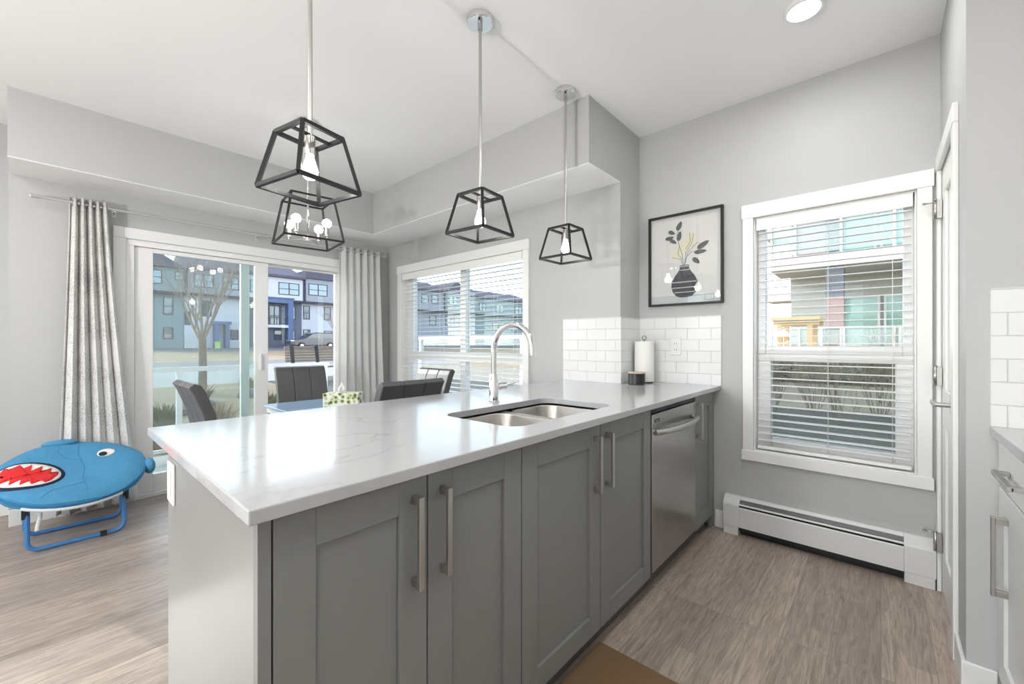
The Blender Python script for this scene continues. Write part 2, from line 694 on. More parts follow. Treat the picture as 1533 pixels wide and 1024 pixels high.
# reveal lining
b.box(XK, XK + 0.10, KW[0], KW[0] + 0.008, KW[2], KW[3])
b.box(XK, XK + 0.10, KW[1] - 0.008, KW[1], KW[2], KW[3])
b.box(XK, XK + 0.10, KW[0] + 0.008, KW[1] - 0.008, KW[3] - 0.008, KW[3])
b.box(XK, XK + 0.10, KW[0] + 0.008, KW[1] - 0.008, KW[2], KW[2] + 0.008)
b.build('window_casing', M_trim, w1, bevel=0.003)
ky0, ky1 = KW[0] + 0.008, KW[1] - 0.008
b = MB()   # frame and sashes
fx0, fx1 = XK + 0.065, XK + 0.125
UP = (-0.086, 0.538, 1.180, 1.935)
LO = (-0.056, 0.511, 0.612, 1.086)
b.box(fx0, fx1, ky0, UP[0], 1.13, KW[3] - 0.008)
b.box(fx0, fx1, UP[1], ky1, 1.13, KW[3] - 0.008)
b.box(fx0, fx1, UP[0], UP[1], UP[3], KW[3] - 0.008)
b.box(fx0, fx1, UP[0], UP[1], 1.13, UP[2])
b.box(fx0, fx1, ky0, ky1, LO[3], 1.13)
b.box(fx0, fx1, ky0, LO[0], KW[2] + 0.008, LO[3])
b.box(fx0, fx1, LO[1], ky1, KW[2] + 0.008, LO[3])
b.box(fx0, fx1, LO[0], LO[1], KW[2] + 0.008, LO[2])
b.build('window_frame', M_vinyl, w1, bevel=0.004)
MB().box(XK + 0.092, XK + 0.098, UP[0], UP[1], UP[2], UP[3]).build('window_pane', M_glass, w1)
MB().box(XK + 0.092, XK + 0.098, LO[0], LO[1], LO[2], LO[3]).build('window_pane', M_glass_screen, w1)


def blind(name, label, x, y0, y1, ztop, zbot, pitch, cords, tilt):
    """venetian blind hanging in a window reveal that faces -X"""
    t = thing(name, label, 'blind', (x, (y0 + y1) / 2, ztop))
    MB().box(x - 0.036, x - 0.028, y0, y1, ztop - 0.072, ztop).box(x - 0.028, x + 0.025, y0, y1, ztop - 0.03, ztop).build('valance', M_blind, t, bevel=0.003)
    b = MB()
    z = ztop - 0.085
    zs = []
    while z > zbot + 0.05:
        zs.append(z)
        z -= pitch
    for z in zs:
        d = 0.024
        dz = d * math.tan(tilt)
        for y_ in (0,):
            p = [(x - d, y0 + 0.006, z - dz), (x, y0 + 0.006, z + 0.002), (x + d, y0 + 0.006, z + dz)]
            q = [(a, y_b, c) for (a, _, c) in p for y_b in (y0 + 0.006, y1 - 0.006)]
            v = [b.bm.verts.new(k) for k in q]
            w = [b.bm.verts.new((k[0], k[1], k[2] - 0.0028)) for k in q]
            for s in (v, w):
                b.bm.faces.new((s[0], s[1], s[3], s[2]))
                b.bm.faces.new((s[2], s[3], s[5], s[4]))
            b.bm.faces.new((v[0], v[1], w[1], w[0]))
            b.bm.faces.new((v[4], v[5], w[5], w[4]))
            b.bm.faces.new((v[0], v[2], w[2], w[0]))
            b.bm.faces.new((v[2], v[4], w[4], w[2]))
            b.bm.faces.new((v[1], v[3], w[3], w[1]))
            b.bm.faces.new((v[3], v[5], w[5], w[3]))
    b.build('slats', M_blind, t)
    MB().box(x - 0.024, x + 0.024, y0 + 0.004, y1 - 0.004, zbot, zbot + 0.018).build('bottom_rail', M_blind, t, bevel=0.003)
    for yc in cords:
        for dx in (-0.0245, 0.0245):
            MB().cyl((x + dx, yc, zbot + 0.01), (x + dx, yc, ztop - 0.03), 0.0009, 5).build('ladder_cord', M_blind, t)
    return t


blind('window_blind', 'white horizontal slat blind open in the kitchen window above the heater', XK + 0.030, -0.121, 0.576, 1.962, 0.548, 0.0425, (0.50, 0.225, -0.045), 0.04)

# ------------------------------------------------------------------ dining window
w2 = thing('window_2', 'wide white dining window with centre mullion behind the faucet', 'window', (XD, 3.08, 0.47))
w2['kind'] = 'structure'
b = MB()
casing(b, XD, *DW, 2.138, 4.023, 0.470, 2.046)
b.box(XD, XD + 0.10, DW[0], DW[0] + 0.008, DW[2], DW[3])
b.box(XD, XD + 0.10, DW[1] - 0.008, DW[1], DW[2], DW[3])
b.box(XD, XD + 0.10, DW[0] + 0.008, DW[1] - 0.008, DW[3] - 0.008, DW[3])
b.box(XD, XD + 0.10, DW[0] + 0.008, DW[1] - 0.008, DW[2], DW[2] + 0.008)
b.build('window_casing', M_trim, w2, bevel=0.003)
b = MB()
dy0, dy1 = DW[0] + 0.008, DW[1] - 0.008
fx0, fx1 = XD + 0.065, XD + 0.125
ym0, ym1 = 2.985, 3.065           # mullion
PY = ((2.245, ym0), (ym1, 3.845))
for z0, z1 in ((0.60, 1.015), (1.105, 1.925)):
    b.box(fx0, fx1, dy0, PY[0][0], z0, z1)
    b.box(fx0, fx1, ym0, ym1, z0, z1)
    b.box(fx0, fx1, PY[1][1], dy1, z0, z1)
b.box(fx0, fx1, dy0, dy1, 0.538, 0.60)
b.box(fx0, fx1, dy0, dy1, 1.015, 1.105)
b.box(fx0, fx1, dy0, dy1, 1.925, DW[3] - 0.008)
b.build('window_frame', M_vinyl, w2, bevel=0.004)
for (ya, yb), g in zip(PY, (M_glass_blind, M_glass_blind)):
    MB().box(XD + 0.092, XD + 0.098, ya, yb, 1.105, 1.925).build('window_pane', g, w2)
    MB().box(XD + 0.092, XD + 0.098, ya, yb, 0.60, 1.015).build('window_pane', M_glass, w2)
blind('window_blind', 'wide white horizontal slat blind open in the dining window behind the faucet', XD + 0.030, 2.216, 3.945, 1.957, 0.548, 0.0425, (3.70, 3.30, 2.55, 2.32), 0.04)

# ------------------------------------------------------------------ sliding patio door
d1 = thing('door_1', 'white framed sliding glass patio door between the curtains', 'door', (1.27, YS, 0))
d1['kind'] = 'structure'
b = MB()
t_ = 0.018
b.box(0.330, SD[0], YS - t_, YS, 0.0, SD[3])
b.box(SD[1], 2.225, YS - t_, YS, 0.0, SD[3])
b.box(0.330, 2.225, YS - t_ - 0.004, YS, SD[3], 2.065)
b.build('door_casing', M_trim, d1, bevel=0.003)
b = MB()     # outer frame
b.box(SD[0], SD[0] + 0.048, YS, YS + 0.13, 0.03, SD[3] - 0.045)
b.box(SD[1] - 0.048, SD[1], YS, YS + 0.13, 0.03, SD[3] - 0.045)
b.box(SD[0], SD[1], YS, YS + 0.13, SD[3] - 0.045, SD[3])
b.box(SD[0], SD[1], YS, YS + 0.15, 0.0, 0.035)
b.build('door_frame', M_vinyl, d1, bevel=0.003)
b = MB()     # sliding leaf on the left, inner track
y0, y1 = YS + 0.025, YS + 0.062
b.box(0.452, 0.560, y0, y1, 0.037, 1.938)
b.box(1.268, 1.378, y0, y1, 0.037, 1.938)
b.box(0.560, 1.268, y0, y1, 1.905, 1.938)
b.box(0.560, 1.268, y0, y1, 0.037, 0.170)
o_leaf = b.build('sliding_leaf', M_vinyl, d1, bevel=0.003)
MB().box(0.560, 1.268, y0 + 0.015, y0 + 0.021, 0.170, 1.905).build('glass_pane', M_glass_tint, o_leaf)
b = MB().box(1.300, 1.322, y0 - 0.028, y0, 0.95, 1.10)
b.build('door_handle', M_plast, o_leaf, bevel=0.008)
b = MB()     # fixed leaf on the right, outer track
y0, y1 = YS + 0.078, YS + 0.115
b.box(1.172, 1.240, y0, y1, 0.037, 1.938)
b.box(2.035, 2.101, y0, y1, 0.037, 1.938)
b.box(1.240, 2.035, y0, y1, 1.925, 1.938)
b.box(1.240, 2.035, y0, y1, 0.037, 0.150)
o_leaf = b.build('fixed_leaf', M_vinyl, d1, bevel=0.003)
MB().box(1.240, 2.035, y0 + 0.015, y0 + 0.021, 0.150, 1.925).build('glass_pane', M_glass, o_leaf)

# living room window (outside the picture, lets the low sun reach the floor)
w3 = thing('window_3', 'living room window beyond the left edge', 'window', (-1.2, 4.55, 1.0))
w3['kind'] = 'structure'
b = MB()
b.box(LW[0], LW[0] + 0.05, 4.58, 4.66, LW[2], LW[3])
b.box(LW[1] - 0.04, LW[1], 4.58, 4.66, LW[2], LW[3])
b.box(LW[0], LW[1], 4.58, 4.66, LW[2], LW[2] + 0.04)
b.box(LW[0], LW[1], 4.58, 4.66, LW[3] - 0.04, LW[3])
b.build('window_frame', M_vinyl, w3)
MB().box(LW[0] + .05, LW[1] - .04, 4.615, 4.621, LW[2] + .04, LW[3] - .04).build('window_pane', M_glass, w3)
w4 = thing('window_4', 'unseen side window added beyond the left edge to let in sky fill', 'window', (-4.1, 1.8, 0.5))  # unseen window added so sky light fills the room
w4['kind'] = 'structure'
b = MB()
for y in (0.2, 1.78, 3.36):
    b.box(-4.14, -4.06, y, y + 0.05, 0.5, 2.35)
b.build('window_frame', M_vinyl, w4)
MB().box(-4.103, -4.097, 0.25, 3.36, 0.5, 2.35).build('window_pane', M_glass, w4)

# ------------------------------------------------------------------ pantry door
d2 = thing('door_2', 'white panelled pantry door beside the kitchen window', 'door', (2.6, YW, 0))
d2['kind'] = 'structure'
b = MB()
for x0, x1 in ((2.272, DO[0]), (DO[1], XK - 0.002)):
    b.box(x0, x1, YW, YW + 0.016, 0, DO[2])
b.box(2.272, XK - 0.002, YW, YW + 0.018, DO[2], DO[2] + 0.075)
b.build('door_casing', M_trim, d2, bevel=0.004)
dx0, dx1 = DO[0] + 0.004, DO[1] - 0.003
b = MB()
b.box(dx0, dx1, YW - 0.045, YW - 0.013, 0.012, DO[2] - 0.004)
for z0, z1 in ((0.012, 0.20), (0.80, 0.98), (1.90, DO[2] - 0.004)):
    b.box(dx0, dx1, YW - 0.013, YW - 0.002, z0, z1)
for x0, x1 in ((dx0, dx0 + 0.11), (dx1 - 0.11, dx1)):
    b.box(x0, x1, YW - 0.013, YW - 0.002, 0.20, 0.80)
    b.box(x0, x1, YW - 0.013, YW - 0.002, 0.98, 1.90)
b.build('door_slab', M_trim, d2, bevel=0.003)
for z in (0.24, 1.037, 1.84):
    b = MB()
    b.cyl((2.855, YW + 0.022, z - 0.045), (2.855, YW + 0.022, z + 0.045), 0.0075, 10)
    b.box(2.838, 2.872, YW + 0.001, YW + 0.018, z - 0.044, z + 0.044)
    b.cyl((2.855, YW + 0.022, z + 0.045), (2.855, YW + 0.022, z + 0.053), 0.0055, 8)
    if z != 1.037:
        b.cyl((2.857, YW + 0.026, z + 0.036), (2.870, YW + 0.058, z + 0.040), 0.003, 8)
        b.cyl((2.870, YW + 0.058, z + 0.040), (2.872, YW + 0.064, z + 0.041), 0.006, 8)
    b.build('hinge', M_nickel, d2)
b = MB()
b.box(2.405, 2.460, YW - 0.002, YW + 0.008, 0.905, 0.985)
b.cyl((2.43, YW + 0.006, 0.945), (2.43, YW + 0.055, 0.945), 0.010, 12)
b.bar((2.425, YW + 0.052, 0.945), (2.555, YW + 0.052, 0.945), 0.016, 0.018)
b.build('door_handle', M_nickel, d2, bevel=0.003)

# ------------------------------------------------------------------ peninsula countertop with sink cut-out
SK = (1.020, 1.700, 0.893, 1.278)      # sink opening x0 x1 y0 y1


def rrect(x0, x1, y0, y1, r, n=6):
    pts = []
    for cx, cy, a0 in ((x1 - r, y0 + r, -PI / 2), (x1 - r, y1 - r, 0), (x0 + r, y1 - r, PI / 2), (x0 + r, y0 + r, PI)):
        for i in range(n + 1):
            a = a0 + PI / 2 * i / n
            pts.append((cx + r * math.cos(a), cy + r * math.sin(a)))
    return pts


def slab(outer, hole, z0, z1):
    bm = bmesh.new()
    edges = []
    for loop in (outer, hole):
        if not loop:
            continue
        vs = [bm.verts.new((x, y, z1)) for x, y in loop]
        for i in range(len(vs)):
            edges.append(bm.edges.new((vs[i], vs[(i + 1) % len(vs)])))
    bmesh.ops.triangle_fill(bm, use_beauty=True, use_dissolve=False, edges=edges)
    r = bmesh.ops.extrude_face_region(bm, geom=bm.faces[:])
    bmesh.ops.translate(bm, verts=[v for v in r['geom'] if isinstance(v, bmesh.types.BMVert)], vec=(0, 0, z0 - z1))
    b = MB()
    b.bm.free()
    b.bm = bm
    return b


outer = [(0.222, 0.779), (XK, 0.779), (XK, YP - 0.001), (XD - 0.001, YP - 0.001), (XD - 0.001, 1.796), (0.222, 1.796)]
o = slab(outer, rrect(*SK, 0.065), ZT - TH, ZT).build('peninsula_countertop', M_quartz, bevel=0.003)
tag(o, 'white veined quartz countertop on the grey peninsula, with sink opening', 'countertop')

# sink
sk = thing('kitchen_sink', 'double bowl stainless steel sink set under the white countertop', 'sink', (1.36, 1.09, 0.7))
zt = ZT - TH - 0.001
def bowl(x0, x1, y0, y1):
    b = MB()
    prof = [(0.0, zt - 0.006), (0.002, zt - 0.012), (0.012, 0.76), (0.030, 0.735), (0.06, 0.727)]
    rings = []
    for ins, z in prof:
        rings.append([b.bm.verts.new((x, y, z)) for x, y in rrect(x0 + ins, x1 - ins, y0 + ins, y1 - ins, max(0.02, 0.075 - ins * 0.4))])
    b.skin(rings[::-1], cap=False)
    b.bm.faces.new(rings[-1])
    o = b.build('bowl', M_sink, sk)
    s = o.modifiers.new('thick', 'SOLIDIFY')
    s.thickness = 0.0015
    b = MB()
    b.lathe(((x0 + x1) / 2, (y0 + y1) / 2 + 0.05, 0), [(0.001, 0.7275), (0.028, 0.7275), (0.044, 0.731), (0.046, 0.7285), (0.046, 0.7280)], 20)
    b.build('drain', M_chrome, o)


ym = (SK[0] + SK[1]) / 2 + 0.02
bowl(SK[0] - 0.006, ym - 0.014, SK[2] - 0.006, SK[3] + 0.006)
bowl(ym + 0.014, SK[1] + 0.006, SK[2] - 0.006, SK[3] + 0.006)
sr = [p for p in rrect(SK[0] - 0.02, SK[1] + 0.02, SK[2] - 0.02, SK[3] + 0.02, 0.08)]
b = MB()
b.box(ym - 0.0145, ym + 0.0145, SK[2] - 0.004, SK[3] + 0.004, zt - 0.010, zt - 0.004)
b.build('divider', M_sink, sk, bevel=0.003)

# faucet
fc = thing('kitchen_faucet', 'tall chrome gooseneck faucet behind the sink', 'faucet', (1.385, 1.345, ZT))
X0, Y0 = 1.385, 1.345
b = MB()
b.lathe((X0, Y0, 0), [(0.026, ZT), (0.0265, ZT + 0.006), (0.0215, ZT + 0.009), (0.0215, ZT + 0.130), (0.0195, ZT + 0.134), (0.012, ZT + 0.135)], 24)
b.build('body', M_chrome, fc)
pts = [(X0, Y0, ZT + 0.13), (X0, Y0, 1.165)]
R = 0.115
for i in range(1, 15):
    a = PI * i / 14
    pts.append((X0, Y0 - R + R * math.cos(a), 1.165 + R * math.sin(a)))
pts.append((X0, Y0 - 2 * R, 1.145))
MB().tube(pts, 0.0135, 14).build('spout', M_chrome, fc)
b = MB()
b.cyl((X0 + 0.018, Y0, ZT + 0.075), (X0 + 0.078, Y0, ZT + 0.075), 0.0175, 18)
b.cyl((X0 + 0.07, Y0, ZT + 0.079), (X0 + 0.150, Y0, ZT + 0.082), 0.004, 10)
b.build('lever', M_chrome, fc)

# ------------------------------------------------------------------ cabinets
def shaker(b, x0, x1, z0, z1, yf, t=0.02, st=0.075, sgn=1):
    """shaker door whose face looks along -Y (sgn=1) or +Y (sgn=-1); yf is its front plane"""
    yb = yf + sgn * t
    ym = yf + sgn * 0.009
    b.box(x0, x0 + st, yf, yb, z0, z1)
    b.box(x1 - st, x1, yf, yb, z0, z1)
    b.box(x0 + st, x1 - st, yf, yb, z1 - st, z1)
    b.box(x0 + st, x1 - st, yf, yb, z0, z0 + st)
    b.box(x0 + st, x1 - st, ym, yb, z0 + st, z1 - st)


def pull_v(x, z0, z1, yf, sgn=1, w=0.014, out=0.034):
    b = MB()
    b.box(x - w / 2, x + w / 2, yf - sgn * out, yf - sgn * (out - 0.010), z0, z1)
    for z in (z0, z1 - 0.022):
        b.box(x - w / 2 + 0.001, x + w / 2 - 0.001, yf - sgn * (out - 0.010), yf, z + 0.001, z + 0.021)
    return b


YF = 0.810
ZD0, ZD1 = 0.095, 0.882
def base_cab(label, x0, x1, doors, back=1.40):
    t = thing('base_cabinet', label, 'cabinet', ((x0 + x1) / 2, 1.1, 0), 'grey base cabinets of the peninsula')
    b = MB()
    yb = YF + 0.022
    b.box(x0 + 0.002, x0 + 0.018, yb, back, 0.10, 0.893)
    b.box(x1 - 0.018, x1 - 0.002, yb, back, 0.10, 0.893)
    b.box(x0 + 0.018, x1 - 0.018, yb, back, 0.10, 0.118)
    b.box(x0 + 0.018, x1 - 0.018, back - 0.016, back, 0.118, 0.893)
    b.box(x0 + 0.018, x1 - 0.018, yb, yb + 0.018, 0.80, 0.893)
    b.build('carcass', M_cab, t)
    for (a, c, hx) in doors:
        b = MB()
        shaker(b, a + 0.0022, c - 0.0022, ZD0, ZD1, YF)
        d = b.build('door', M_cab, t, bevel=0.0015)
        pull_v(hx, 0.635, 0.847, YF).build('handle', M_nickel, d, bevel=0.0015)
    return t


base_cab('grey two-door base cabinet at the free end of the peninsula', 0.268, 0.955, [(0.268, 0.607, 0.567), (0.607, 0.955, 0.650)])
base_cab('grey two-door base cabinet under the sink', 0.955, 1.895, [(0.955, 1.425, 1.380), (1.425, 1.895, 1.470)])
base_cab('narrow grey single-door base cabinet between dishwasher and window wall', 2.516, 2.862, [(2.516, 2.862, 2.553)], back=1.33)
o = MB().box(0.245, 0.2665, YF + 0.0205, 1.600, 0.0, ZT - TH - 0.0005).build('end_panel', M_wcab, bevel=0.001)
M_endp = mat('end_panel_paint', (0.25, 0.25, 0.242, 1), 0.3, spec=0.4)
o.data.materials[0] = M_endp
tag(o, 'light grey end panel at the free end of the peninsula', 'cabinet panel')
o = MB().box(0.245, 0.2665, YF, YF + 0.020, 0.0, ZT - TH - 0.0005).build('corner_stile', M_cab)
tag(o, 'narrow dark grey stile on the front edge of the end panel', 'cabinet panel')
o = MB().box(0.2665, 2.62, 1.582, 1.600, 0.0, ZT - TH - 0.0005).build('back_panel', M_endp)
tag(o, 'grey panel closing the dining side of the peninsula', 'cabinet panel')
o = MB().box(2.863, XK - 0.001, YF + 0.012, YF + 0.030, 0.0, ZT - TH - 0.0005).build('filler_strip', M_cab)
tag(o, 'thin grey filler strip between narrow cabinet and window wall', 'cabinet panel')
o = MB().box(0.268, 2.862, 0.862, 0.878, 0.0, 0.094).build('toe_kick', M_toe)
tag(o, 'dark recessed toe kick under the peninsula cabinets', 'toe kick')

# dishwasher
dw = thing('dishwasher', 'stainless steel dishwasher between the grey peninsula cabinets', 'dishwasher', (2.2, 1.1, 0))
MB().box(1.900, 2.511, YF + 0.020, 1.40, 0.105, 0.885).build('body', M_dark, dw)
b = MB()
b.box(1.902, 2.509, YF - 0.004, YF + 0.019, 0.108, 0.858)
o = b.build('door', M_steel, dw, bevel=0.003)
pts = []
for i in range(17):
    s = i / 16
    pts.append((1.915 + s * 0.575, YF - 0.012 - 0.050 * math.sin(PI * s) ** 0.6, 0.775))
b = MB()
b.tube(pts, 0.0145, 12)
b.cyl((1.923, YF - 0.004, 0.775), (1.923, YF - 0.020, 0.775), 0.013, 12)
b.cyl((2.482, YF - 0.004, 0.775), (2.482, YF - 0.020, 0.775), 0.013, 12)
b.build('handle', M_nickel, o)
MB().box(1.925, 1.985, YF - 0.0055, YF - 0.004, 0.818, 0.832).build('label_plate', M_dark, o)
M_wht = mat('label_white', (0.7, 0.7, 0.7, 1), 0.5)
MB().box(1.932, 1.978, YF - 0.006, YF - 0.0054, 0.8235, 0.8262).build('label_line', M_wht, o)
MB().box(1.904, 2.507, YF + 0.004, YF + 0.019, 0.862, 0.884).build('control_strip', M_black, dw)

# floor mat
o = slab(rrect(0.42, 1.462, 0.38, 0.833, 0.012), None, 0.0005, 0.014).build('floor_mat', M_mat, bevel=0.005)
tag(o, 'plain tan cushioned floor mat in front of the sink cabinet', 'mat')

# outlets
def outlet_y(label, x, y, z, s=-1):
    """outlet plate on a wall facing -X"""
    t = thing('electrical_outlet', label, 'outlet', (x, y, z))
    MB().box(x - 0.006, x, y - 0.036, y + 0.036, z - 0.058, z + 0.058).build('cover_plate', M_plast, t, bevel=0.003)
    for dz in (-0.022, 0.022):
        b = MB()
        b.box(x - 0.0085, x - 0.006, y - 0.016, y + 0.016, z + dz - 0.015, z + dz + 0.015)
        r = b.build('receptacle', M_plast, t, bevel=0.002)
        MB().box(x - 0.0088, x - 0.0084, y - 0.008, y - 0.0055, z + dz - 0.006, z + dz + 0.006) \
            .box(x - 0.0088, x - 0.0084, y + 0.0055, y + 0.008, z + dz - 0.006, z + dz + 0.006).build('slots', M_dark, r)
    return t


# ------------------------------------------------------------------ backsplash
struct(MB().box(XK - 0.009, XK, 0.776, YP - 0.009, ZT + 0.0005, 1.378).build('wall_tile_kitchen', M_tileY))
struct(MB().box(XD, XK, YP - 0.009, YP, ZT + 0.0005, 1.378).build('wall_tile_jog', M_tileX))
struct(MB().box(XD - 0.009, XD, YP - 0.009, 1.804, ZT + 0.0005, 1.378).build('wall_tile_dining', M_tileY))
outlet_y('white double outlet on the tile backsplash beside the paper towel', XK - 0.009, 1.066, 1.173)
t = thing('electrical_outlet', 'white outlet cover on the end panel under the countertop corner', 'outlet', (0.245, 1.535, 0.79))
MB().box(0.2385, 0.245, 1.492, 1.578, 0.735, 0.850).build('cover_plate', M_plast, t, bevel=0.003)
MB().box(0.236, 0.2385, 1.518, 1.552, 0.757, 0.828).build('receptacle', M_plast, t, bevel=0.002)

# paper towel on its stand, black canister
RX, RY = 2.806, 1.248
t = thing('paper_towel_stand', 'slim dark stand inside the paper towel roll', 'stand', (RX, RY, ZT))
MB().lathe((RX, RY, 0), [(0.060, ZT), (0.060, ZT + 0.006), (0.058, ZT + 0.008), (0.004, ZT + 0.008)], 24).build('base', M_black, t)
b = MB()
b.cyl((RX, RY, ZT + 0.008), (RX, RY, ZT + 0.30), 0.003, 8)
ring = [(RX + 0.014 * math.sin(a) * 0.67, RY - 0.014 * math.sin(a) * 0.75, ZT + 0.314 - 0.014 * math.cos(a)) for a in [2 * PI * i / 16 for i in range(16)]]
b.tube(ring, 0.002, 6, closed=True)
b.build('rod', M_black, t)
b = MB()
prof = [(0.020, ZT + 0.009), (0.064, ZT + 0.009), (0.066, ZT + 0.011), (0.066, ZT + 0.287), (0.064, ZT + 0.289), (0.020, ZT + 0.289)]
rings = []
for r, h in prof:
    rings.append([b.bm.verts.new((RX + r * math.cos(2 * PI * i / 32), RY + r * math.sin(2 * PI * i / 32), h)) for i in range(32)])
b.skin(rings, closed=True, smooth=True)
o = b.build('paper_towel_roll', M_paper)
tag(o, 'upright roll of white paper towel in the tiled corner', 'paper towel')
JX, JY = 2.650, 1.232
M_jar = mat('black_ceramic', (0.016, 0.015, 0.015, 1), 0.35)
M_lid = mat('pale_wood_lid', rgb(196, 176, 160), 0.5)
t = thing('canister', 'small round black canister with pale rim beside the paper towel', 'canister', (JX, JY, ZT))
MB().lathe((JX, JY, 0), [(0.050, ZT), (0.055, ZT + 0.004), (0.055, ZT + 0.072), (0.050, ZT + 0.074)], 28).build('jar', M_jar, t)
MB().lathe((JX, JY, 0), [(0.050, ZT + 0.0745), (0.056, ZT + 0.0745), (0.056, ZT + 0.081), (0.054, ZT + 0.083)], 28).build('lid', M_lid, t)

# ------------------------------------------------------------------ framed art
art = thing('framed_picture', 'black framed glass picture of leaf sprigs in a dark vase', 'picture', (XK, 1.008, 1.775))
AY0, AY1, AZ0, AZ1 = 1.256, 0.760, 1.458, 2.092      # left y, right y, bottom, top


def apt(s, tt, off):
    return (XK - off, AY0 + (AY1 - AY0) * s, AZ0 + (AZ1 - AZ0) * tt)


f = 0.014
b = MB()
xa, xb = XK - 0.030, XK - 0.003
b.box(xa, xb, AY1, AY0, AZ1 - f, AZ1)
b.box(xa, xb, AY1, AY0, AZ0, AZ0 + f)
b.box(xa, xb, AY1, AY1 + f, AZ0 + f, AZ1 - f)
b.box(xa, xb, AY0 - f, AY0, AZ0 + f, AZ1 - f)
b.build('frame', M_black, art, bevel=0.0015)
M_artback = mat('print_paper', (0.66, 0.66, 0.645, 1), 0.7, vary=(4, 0.05))
M_shelf = mat('print_grey_band', (0.50, 0.54, 0.54, 1), 0.7, vary=(9, 0.15))
M_leaf = mat('print_grey_leaf', (0.075, 0.078, 0.08, 1), 0.6, vary=(60, 0.3))
M_cream = mat('print_cream_wash', (0.68, 0.66, 0.50, 1), 0.7)
M_ink = mat('print_ink', (0.03, 0.03, 0.035, 1), 0.6)
M_vase = mat('print_vase', (0.022, 0.026, 0.036, 1), 0.5, vary=(40, 0.4))
MB().box(XK - 0.007, XK - 0.003, AY1 + f, AY0 - f, AZ0 + f, AZ1 - f).build('backing', M_artback, art)
MB().box(XK - 0.0078, XK - 0.007, AY1 + f, AY0 - f, AZ0 + f, AZ0 + 0.07).build('printed_table', M_shelf, art)


def flat(b, pts, off, th=0.0012):
    b.prism([apt(s, q, off) for s, q in pts], (th, 0, 0))


def leafpts(cs, ct, ln, wd, ang, asp=0.496 / 0.634):
    out = []
    for i in range(14):
        a = 2 * PI * i / 14
        u = math.cos(a) * ln
        v = math.sin(a) * wd * (1 - 0.25 * math.cos(a))
        out.append((cs + (u * math.cos(ang) - v * math.sin(ang)), ct + asp * (u * math.sin(ang) + v * math.cos(ang))))
    return out


b = MB()
for k_, (cs, ct, ln, wd, ang) in enumerate(((0.455, 0.62, .10, .055, 1.9), (0.41, 0.56, .10, .06, 1.2), (0.57, 0.70, .11, .06, 1.1), (0.52, 0.66, .09, .05, 1.7), (0.36, 0.59, .07, .04, 0.3), (0.62, 0.66, .08, .03, 0.9))):
    flat(b, leafpts(cs, ct, ln, wd, ang), 0.0082 + 0.0003 * k_, 0.0002)
b.build('printed_wash', M_cream, art)
b = MB()
vc = 0.50
prof = [(0.055, 0.085), (0.11, 0.10), (0.16, 0.15), (0.18, 0.21), (0.17, 0.26), (0.13, 0.32), (0.085, 0.365), (0.062, 0.40), (0.062, 0.435)]
flat(b, [(vc - w, q) for w, q in prof[::-1]] + [(vc + w, q) for w, q in prof], 0.0105)
va = b.build('printed_vase', M_vase, art)
rnd = random.Random(3)
for q, w in ((0.415, 0.05), (0.375, 0.06), (0.245, 0.155), (0.185, 0.16), (0.135, 0.125)):
    n = max(4, int(w * 120))
    b = MB()
    for i in range(n):
        s = vc - w + 2 * w * i / (n - 1)
        h = 0.012
        flat(b, [(s - 0.006, q), (s + 0.004, q), (s + 0.007, q + h), (s - 0.003, q + h)], 0.0111, 0.0005)
    b.build('dash_row', M_artback, va)
b = MB()
stems = [[(0.49, 0.43), (0.47, 0.55), (0.42, 0.68), (0.40, 0.78), (0.43, 0.86)], [(0.50, 0.43), (0.53, 0.52), (0.60, 0.57), (0.68, 0.555)],
         [(0.50, 0.43), (0.52, 0.57), (0.60, 0.66), (0.62, 0.76)], [(0.50, 0.43), (0.55, 0.57), (0.67, 0.66), (0.72, 0.63)],
         [(0.48, 0.43), (0.45, 0.50), (0.33, 0.53)], [(0.52, 0.60), (0.58, 0.68), (0.57, 0.78)], [(0.47, 0.5), (0.41, 0.56), (0.43, 0.64)]]
for st in stems:
    b.tube([apt(s, q, 0.0098) for s, q in st], 0.0012, 5)
b.build('printed_stems', M_ink, art)
for cs, ct, ln, wd, ang in ((0.43, 0.865, .065, .032, 1.1), (0.325, 0.805, .05, .026, -0.5), (0.295, 0.748, .06, .024, 0.1), (0.345, 0.705, .055, .025, -0.6), (0.43, 0.755, .065, .03, 1.35),
                            (0.745, 0.625, .085, .034, 0.55), (0.71, 0.556, .08, .028, 0.05), (0.655, 0.467, .06, .03, -0.75)):
    b = MB()
    flat(b, leafpts(cs, ct, ln, wd, ang), 0.0114)
    b.build('printed_leaf', M_leaf, art)
MB().box(XK - 0.024, XK - 0.022, AY1 + f, AY0 - f, AZ0 + f, AZ1 - f).build('picture_glass', M_artglass, art)

# ------------------------------------------------------------------ baseboard heater
ht = thing('baseboard_heater', 'long white baseboard heater under the kitchen window', 'heater', (XK, 0.27, 0))
M_heat = mat('heater_enamel', (0.70, 0.70, 0.68, 1), 0.35)
hx0 = XK - 0.068
b = MB()
def hsec(y):
    return [(XK - 0.002, y, 0.235), (XK - 0.030, y, 0.235), (hx0 + 0.004, y, 0.196), (hx0, y, 0.185), (hx0, y, 0.055), (XK - 0.002, y, 0.055)]
